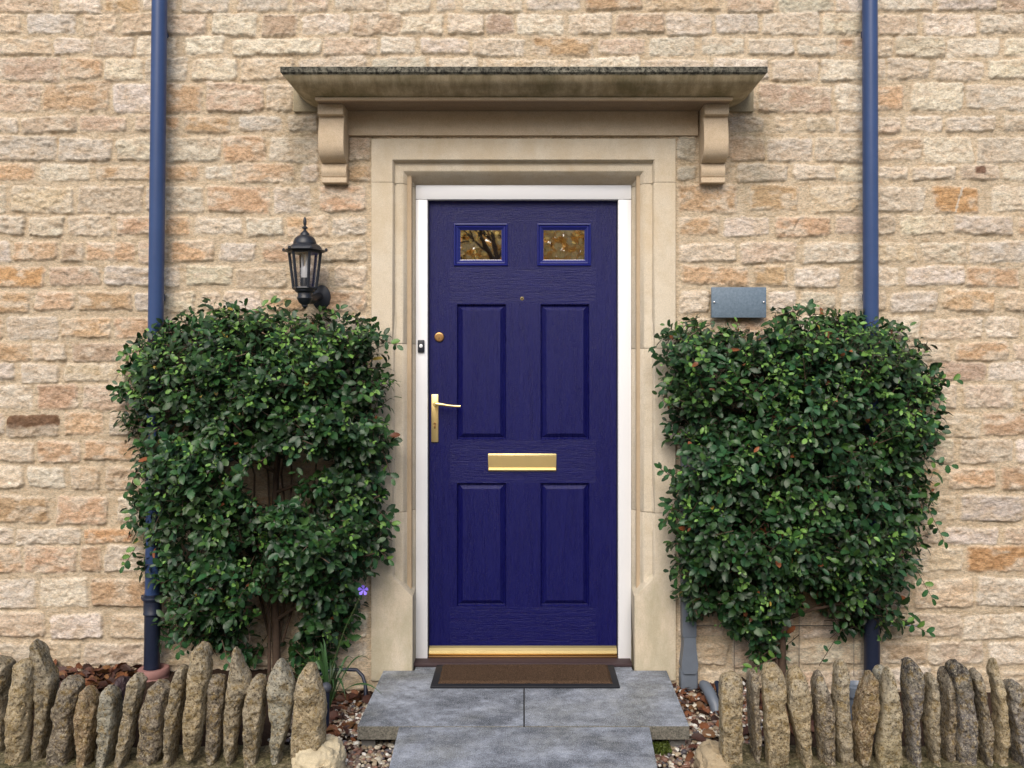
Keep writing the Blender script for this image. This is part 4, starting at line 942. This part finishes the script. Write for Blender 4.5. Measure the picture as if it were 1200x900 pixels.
# ------------------------------------------------------------ upright edging stones
ED = [
 ('lowest part of frame left|dark rough stone cut off by the left picture edge in the left edging row', (-.1), [(770, -10, 6), (778, -13, 14), (800, -15, 12), (830, -16, 9), (865, -16, 8), (886, -14, 6)], 0),
 ('|broad flat-topped ochre stone, second from the left end of the left edging row', 0, [(774, 20, 34), (783, 14, 40), (810, 11, 39), (840, 9, 36), (870, 8, 33), (899, 6, 27)], 1),
 ('|tall stone with a jagged spike on top near the left picture edge', -.02, [(751, 38, 43), (760, 35, 50), (774, 34, 56), (800, 40, 68), (825, 41, 62), (850, 40, 56), (880, 38, 54), (900, 37, 52)], 0),
 ('|grey stone leaning right with a sloping waist, just right of the spiked stone', 0, [(794, 75, 86), (803, 70, 97), (825, 63, 92), (840, 57, 86), (870, 57, 84), (900, 58, 82)], 2),
 ('|short pointed stone with rusty orange patches in the left edging row', .0, [(807, 97, 103), (820, 92, 112), (840, 86, 114), (860, 87, 113), (880, 90, 108), (900, 92, 104)], 3),
 ('|smooth pale grey round-topped stone next to the rusty pointed one', 0, [(807, 120, 132), (818, 115, 138), (850, 113, 138), (880, 113, 134), (902, 116, 128)], 4),
 ('|thin stone leaning right toward the clay collar, tallest on that collar\'s left', 0, [(791, 156, 163), (800, 151, 170), (825, 146, 164), (850, 142, 158), (875, 138, 154), (902, 133, 145)], 0),
 ('|wide short dark stone with a broken notched top directly under the clay collar', 0, [(799, 183, 188), (808, 172, 200), (835, 162, 196), (860, 160, 192), (880, 157, 190), (901, 162, 182)], 2),
 ('|narrow leaning stone immediately right of the wide stone below the clay collar', 0, [(783, 208, 218), (795, 203, 218), (815, 200, 215), (835, 194, 213), (860, 193, 209), (880, 192, 206), (894, 195, 204)], 0),
 ('|tallest golden brown stone of the left edging row, with a narrow squared foot', .02, [(754, 233, 242), (765, 224, 246), (790, 220, 246), (820, 217, 241), (850, 213, 238), (876, 213, 234), (887, 218, 228)], 1),
 ('|short flat-topped brown stone between the tallest golden stone and a pointed one', -.03, [(792, 243, 262), (800, 241, 265), (830, 241, 264), (860, 241, 262), (880, 240, 258), (889, 244, 254)], 2),
 ('|tall stone with a thin pointed tip swelling into a right shoulder, left row', 0, [(760, 273, 279), (775, 272, 284), (792, 268, 292), (806, 266, 296), (826, 264, 284), (860, 261, 279), (885, 262, 277), (895, 266, 273)], 0),
 ('|short plain stone just right of the stone with the thin pointed tip', 0, [(794, 297, 308), (805, 291, 311), (820, 286, 311), (850, 285, 308), (880, 284, 304), (895, 287, 300)], 0),
 ('|grey double-lobed stone with a tapering foot, last but one in the left row', 0, [(773, 326, 333), (788, 316, 340), (805, 312, 346), (825, 314, 346), (850, 317, 340), (875, 313, 334), (893, 320, 330)], 4),
 ('|broad round-headed stone ending the left row, nearest the doorstep', .02, [(779, 358, 369), (795, 350, 374), (815, 345, 381), (840, 341, 384), (870, 340, 381), (899, 341, 366)], 1),
 ('|blunt broad stone starting the right row, nearest the doorstep', .02, [(790, 850, 867), (798, 844, 871), (830, 843, 873), (860, 844, 872), (901, 846, 871)], 1),
 ('|very thin stone second from the doorstep in the right row', -.02, [(787, 878, 889), (800, 876, 890), (830, 878, 891), (860, 879, 892), (880, 880, 892), (901, 884, 889)], 2),
 ('|tall wide stone in front of the right shrub\'s trunk, third in the right row', 0, [(778, 899, 911), (788, 894, 917), (800, 893, 921), (830, 895, 924), (855, 896, 928), (880, 897, 925), (901, 898, 924)], 1),
 ('|round-headed stone narrowing to its foot, fourth from the doorstep in the right row', 0, [(783, 930, 938), (792, 924, 944), (810, 921, 950), (825, 922, 954), (850, 928, 955), (875, 935, 952), (901, 938, 951)], 1),
 ('|knobbly speckled stone, fifth from the doorstep in the right row', 0, [(788, 957, 964), (800, 953, 967), (815, 953, 972), (840, 956, 977), (870, 959, 977), (901, 961, 979)], 2),
 ('|slender post-like stone with lichened head left of the dark gully', 0, [(775, 980, 991), (785, 978, 994), (810, 976, 996), (840, 978, 996), (870, 980, 999), (897, 983, 999)], 0),
 ('|leaf-shaped pointed stone standing before the foot of the right drainpipe', 0, [(788, 1018, 1023), (800, 1012, 1030), (815, 1004, 1030), (840, 999, 1029), (865, 1002, 1025), (890, 1004, 1018)], 3),
 ('|pale cream based stone with narrow head, right of the right drainpipe', 0, [(784, 1038, 1043), (797, 1036, 1048), (812, 1034, 1052), (830, 1032, 1055), (850, 1029, 1058), (880, 1027, 1060), (900, 1028, 1059)], 5),
 ('|small grey stone leaning behind the pale cream based stone', -.10, [(782, 1028, 1038), (790, 1025, 1044), (820, 1026, 1046), (870, 1028, 1046)], 4),
 ('|tall purplish grey stone with a square notched head in the right row', 0, [(775, 1062, 1071), (785, 1060, 1080), (810, 1058, 1083), (840, 1061, 1081), (865, 1064, 1078), (897, 1065, 1077)], 6),
 ('|narrow wavy stone with a pale streak low on its left side, right row', 0, [(791, 1087, 1095), (800, 1085, 1100), (825, 1086, 1103), (850, 1084, 1103), (880, 1088, 1101), (899, 1091, 1101)], 0),
 ('|thin dark stone overlapped by the big dark-capped one in the right row', -.03, [(784, 1107, 1114), (800, 1103, 1117), (825, 1104, 1119), (850, 1105, 1119), (880, 1104, 1119), (896, 1106, 1118)], 2),
 ('|big broad stone with a dark rounded cap in the right row', 0, [(774, 1114, 1123), (783, 1111, 1134), (800, 1115, 1140), (820, 1120, 1144), (850, 1122, 1145), (880, 1121, 1144), (901, 1124, 1143)], 6),
 ('|dark bent stone leaning left with a rounded foot, right row', 0, [(785, 1138, 1147), (795, 1137, 1153), (815, 1143, 1158), (840, 1148, 1162), (860, 1149, 1165), (880, 1150, 1162), (891, 1154, 1158)], 2),
 ('|thin curved stone with a finger-like tip, last but one in the right row', 0, [(773, 1163, 1169), (790, 1160, 1172), (810, 1163, 1178), (840, 1168, 1180), (870, 1167, 1180), (896, 1166, 1180)], 1),
 ('|wide dark-topped stone cut off by the right picture edge', 0, [(797, 1180, 1190), (806, 1175, 1200), (830, 1180, 1212), (860, 1186, 1214), (897, 1190, 1216)], 6),
]
TINT = [(.38, .32, .225), (.50, .40, .25), (.28, .235, .18), (.36, .26, .155), (.42, .40, .32), (.50, .43, .30), (.28, .255, .235)]
for i, (lb, zoff, lev, ti) in enumerate(ED):
    rd = np.random.default_rng(100+i)
    df = .875+zoff+rd.uniform(-.012, .012); b = rd.uniform(.038, .052)
    dc = df-b*.8
    lev = sorted(lev); lev[-1] = (lev[-1][0]+5,)+tuple(lev[-1][1:]); ysrc = [l[0] for l in lev]
    NV, NU = 96, 64
    s = s_at(df-.02); zz = np.linspace(lev[0][0], lev[-1][0]+3, NV)
    xl = np.interp(zz, ysrc, [l[1] for l in lev]); xr = np.interp(zz, ysrc, [l[2] for l in lev])
    k = np.hanning(7); k /= k.sum(); pad = 3
    sm = lambda q_: np.convolve(np.pad(q_, pad, 'edge'), k, 'valid')
    xl, xr = sm(xl), sm(xr)
    cpx = (xl.mean()+xr.mean())/2; sh = abs(cpx-CX)*(2*b*.20)/(DC-df)
    if cpx < CX: xr = np.maximum(xr-sh, xl+.55*(xr-xl))
    else: xl = np.minimum(xl+sh, xr-.55*(xr-xl))
    capt = np.sqrt(np.clip(np.arange(NV)/3., 0, 1)); capb = np.sqrt(np.clip((NV-1-np.arange(NV))/4., 0, 1)); cap = np.maximum(np.minimum(capt, capb), .05)
    cx = ((xl+xr)/2-CX)/s; hw = ((xr-xl)/2-.2)/s*np.where(np.arange(NV) < 6, np.maximum(capt, .62), np.maximum(capb, .4)); z = CZ+(HY-zz)/s
    hd = b*(.7+.3*np.clip(np.arange(NV)/18., 0, 1))*np.maximum(cap, .3)*(1+.15*fbm(z*9, z*0+i, seed=i, oct=2))
    th = np.linspace(0, 2*math.pi, NU, endpoint=False); ct, sn = np.cos(th), np.sin(th); ex = rd.uniform(.5, .62)
    ux = np.sign(ct)*np.abs(ct)**ex; uy = np.sign(sn)*np.abs(sn)**ex
    UX = ux[None].repeat(NV, 0); UY = uy[None].repeat(NV, 0); TZ = np.linspace(-1, 1, NV)[:, None]*2.2
    for _ in range(12):
        pn = np.array([rd.normal()*.8, -abs(rd.normal())*1.1, rd.normal()*.35]); pn /= np.linalg.norm(pn)
        tc_ = rd.uniform(-2.2, 2.2); off_ = rd.uniform(.80, 1.05)*(abs(pn[0])+abs(pn[1]))**.5
        exs = np.clip(UX*pn[0]+UY*pn[1]+(TZ-tc_)*pn[2]-off_, 0, .45)*np.exp(-((TZ-tc_)/1.1)**2*.5)
        UX = UX-exs*pn[0]; UY = UY-exs*pn[1]
    X = cx[:, None]+hw[:, None]*UX; Y = -(dc+hd[:, None]*(-UY)); Z = z[:, None].repeat(NU, 1)
    ox = rd.uniform(0, 99)
    n1 = fbm(X*16+ox, Y*16, Z*9, seed=7, oct=4); n2 = fbm(X*60+ox, Y*60, Z*60, seed=17, oct=3); nr = fbm(X*26+ox, Y*20, Z*17, seed=23, oct=3, ridged=True)
    dsp = (.011*n1+.0085*n2+.009*(nr-.1))
    Zn = Z+.006*fbm(X*30+ox, Y*30, seed=29, oct=3)*(1 if True else 0)
    X = X+ux[None]*(.0045*n1+.0035*n2+.002*nr); Y = Y+uy[None]*dsp*1.2
    V = np.stack([X, Y, Zn], -1).reshape(-1, 3)
    V = np.vstack([V, [[cx[0], -dc, z[0]+.002], [cx[-1], -dc, z[-1]]]])
    org = np.array([cx[-1], -dc, z[-1]]); V = V-org
    idx = np.arange(NV*NU).reshape(NV, NU); nx_ = np.roll(idx, -1, 1)
    F = np.stack([idx[:-1], idx[1:], nx_[1:], nx_[:-1]], -1).reshape(-1, 4)
    top = np.stack([idx[0], nx_[0], np.full(NU, NV*NU), np.full(NU, NV*NU)], -1)
    t1 = np.stack([idx[0], nx_[0], np.full(NU, NV*NU)], -1); b1 = np.stack([nx_[-1], idx[-1], np.full(NU, NV*NU+1)], -1)
    tint = np.array(TINT[ti])*rd.uniform(.9, 1.12); col = np.tile(tint, (len(V), 1))
    me = bpy.data.meshes.new('edging_stone'); me.from_pydata(V.tolist(), [], F.tolist()+t1.tolist()+b1.tolist())
    bmm = bmesh.new(); bmm.from_mesh(me); bmesh.ops.recalc_face_normals(bmm, faces=bmm.faces); bmm.to_mesh(me); bmm.free()
    for p in me.polygons: p.use_smooth = True
    ca = me.color_attributes.new('Col', 'FLOAT_COLOR', 'POINT')
    cf = np.hstack([col, np.ones((len(col), 1))]).astype(np.float32)
    if ti == 5: hgt = V[:, 2]; u = sstep(.20, .08, hgt)[:, None]; cf[:, :3] = cf[:, :3]*(1-u)+np.array((.50, .42, .26))*u
    if ti == 6: hgt = V[:, 2]; u = sstep(.24, .36, hgt)[:, None]; cf[:, :3] = cf[:, :3]*(1-u*.55)
    ca.data.foreach_set('color', cf.ravel())
    put('edging_stone', me, M_EDGE, label=lb.split('|')[1], cat='stone', group='upright stones edging the beds', loc=tuple(org))

# dwarf walls carrying the upright stones
def dwarf(x0, x1, name, label, roundend):
    nx, nd = int(abs(x1-x0)/.008), 60
    us = np.linspace(0, 1, nx); vs = np.linspace(0, 1, nd); U_, V_ = np.meshgrid(us, vs)
    X = x0+(x1-x0)*U_; d = .66+.42*V_
    z = -.046+.016*fbm(X*7, d*9, seed=77)+.007*fbm(X*40, d*40, seed=78)-.22*sstep(.80, 1.0, V_)-.16*sstep(.12, 0, V_)
    e = np.abs(X-x1); z = z-.20*sstep(.06, 0, e)+.015*sstep(.20, .10, e)
    return fast_mesh(name, np.stack([X, -d, z], -1).reshape(-1, 3), np.stack([(i_ := np.arange(nx*nd).reshape(nd, nx))[:-1, :-1], i_[:-1, 1:], i_[1:, 1:], i_[1:, :-1]], -1).reshape(-1, 4))
put('dwarf_wall', dwarf(-3.2, PX(396, .88), 'dwarf_wall', '', 0), M_MOSS, label='low mossy stone base under the left row of upright stones', cat='low wall', group='low walls under the edging stones')
put('dwarf_wall', dwarf(3.2, PX(838, .88), 'dwarf_wall', '', 0), M_MOSS, label='low mossy stone base under the right row of upright stones', cat='low wall', group='low walls under the edging stones')
def boulder(px, py, d, rx, ry, rz, seed, mt, label):
    b = bmesh.new(); bmesh.ops.create_icosphere(b, subdivisions=5, radius=1)
    for v in b.verts:
        p = v.co.copy(); q = Vector([abs(c_)**.75*(1 if c_ >= 0 else -1) for c_ in p]); v.co = Vector((q.x*rx, q.y*ry, q.z*rz))
    V = np.array([v.co[:] for v in b.verts]); n = .022*fbm(V[:, 0]*17+seed, V[:, 1]*17, V[:, 2]*17, seed=seed)+.012*fbm(V[:, 0]*30, V[:, 1]*30, V[:, 2]*80, seed=seed+9, ridged=True)+.006*fbm(V[:, 0]*70, V[:, 1]*70, V[:, 2]*40, seed=seed+3)
    for v, k in zip(b.verts, n): v.co += v.co.normalized()*float(k); v.co.z += .0
    return bm_obj('end_stone', b, mt, None, smooth=True, label=label, cat='stone', loc=(PX(px, d), -d, PZ(py, d)))
boulder(374, 902, .86, .085, .12, .095, 4, M_BASE, 'pale rounded stone at the doorstep end of the left low wall')
boulder(840, 908, .80, .075, .12, .10, 8, dressed('tan_limestone', (.36, .29, .19)), 'tan rounded stone at the doorstep end of the right low wall')
boulder(142, 815, .72, .022, .05, .06, 14, M_SILL, 'small dark stone wedged behind the left edging row')

# ------------------------------------------------------------ autumn trees across the garden (seen as reflections in the panes and gloss)
M_GOLD = vcol('autumn_leaf', .6, .2, 60, .25)
def tree(x, y, h, seed, label, tint):
    rd = random.Random(seed); root = empty('autumn_tree', label, 'tree', 'autumn trees across the garden', (x, y, -.15))
    segs = []
    def grow(p, dv, L, r, lv):
        if lv == 0: segs.append((p, r*.6)); return
        q = p+dv*L; brs.append((p, q, r, r*.68))
        for k in range(3 if lv > 2 else 4):
            nd = (dv+Vector((rd.gauss(0, .55), rd.gauss(0, .55), rd.gauss(.1, .35)))).normalized(); grow(q, nd, L*rd.uniform(.62, .82), r*.62, lv-1)
    brs = []; grow(Vector((0, 0, 0)), Vector((0, 0, 1)), h*.28, h*.022, 5)
    bm = bmesh.new(); add_tube(bm, [brs[0][0], brs[0][1]], [brs[0][2], brs[0][3]], 10); bm_obj('trunk', bm, M_BARK, root, smooth=True)
    bm = bmesh.new()
    for a, b, r0_, r1_ in brs[1:]: add_tube(bm, [a, b], [r0_, r1_], 4, False)
    bm_obj('branches', bm, M_BARK, root)
    tips = np.array([s_[0][:] for s_ in segs]); n = 4
    P = tips.repeat(n, 0)+rng.normal(size=(len(tips)*n, 3))*h*.05; m_ = len(P)
    Cc = np.array(tint)[None]*rng.uniform(.5, 1.4, (m_, 1))
    put('crown', leaves_mesh('crown', P, rng.normal(size=(m_, 3)), rng.normal(size=(m_, 3)), rng.uniform(.07, .12, m_), Cc), M_GOLD, root)
tree(-2.9, -12.0, 7.5, 3, 'golden autumn tree across the garden, left of the door axis', (.75, .50, .14))
tree(2.7, -11.5, 7.0, 8, 'tawny autumn tree across the garden, right of the door axis', (.72, .50, .18))
tree(6.6, -14, 8.0, 12, 'russet autumn tree across the garden, farthest right', (.62, .33, .12))
tree(-6.9, -14, 8.0, 19, 'yellow autumn tree across the garden, farthest left', (.70, .50, .13))
tree(.3, -15, 7.5, 27, 'tall amber autumn tree across the garden, straight opposite the door', (.80, .58, .2))
hd_ = empty('reflection_hedge', 'added unseen tall hedge giving the door panes a golden reflection', 'hedge', None, (0, -18, -.15))  # added out of view to fill pane reflections with gold and hide sky
n = 52000; P = np.stack([rng.uniform(-14, 14, n), rng.normal(size=n)*.35, rng.uniform(0, 1, n)**.9*6.6], -1)
P[:, 2] += .5*noise(P[:, 0]*1.3, P[:, 1], seed=5)
put('foliage', leaves_mesh('foliage', P, rng.normal(size=(n, 3)), np.array([0, 1., .5])+rng.normal(size=(n, 3))*.6, rng.uniform(.15, .27, n), np.clip(np.array([(1.05, .82, .42)])*rng.uniform(.75, 1.0, (n, 1)), 0, .97)), M_GOLD, hd_)
bm = bmesh.new()
for k in range(40): add_tube(bm, [(-14+.7*k, 0, 0), (-14+.7*k+random.uniform(-.2, .2), 0, 5.5)], [.06, .02], 6)
bm_obj('stems', bm, M_BARK, hd_, smooth=True)
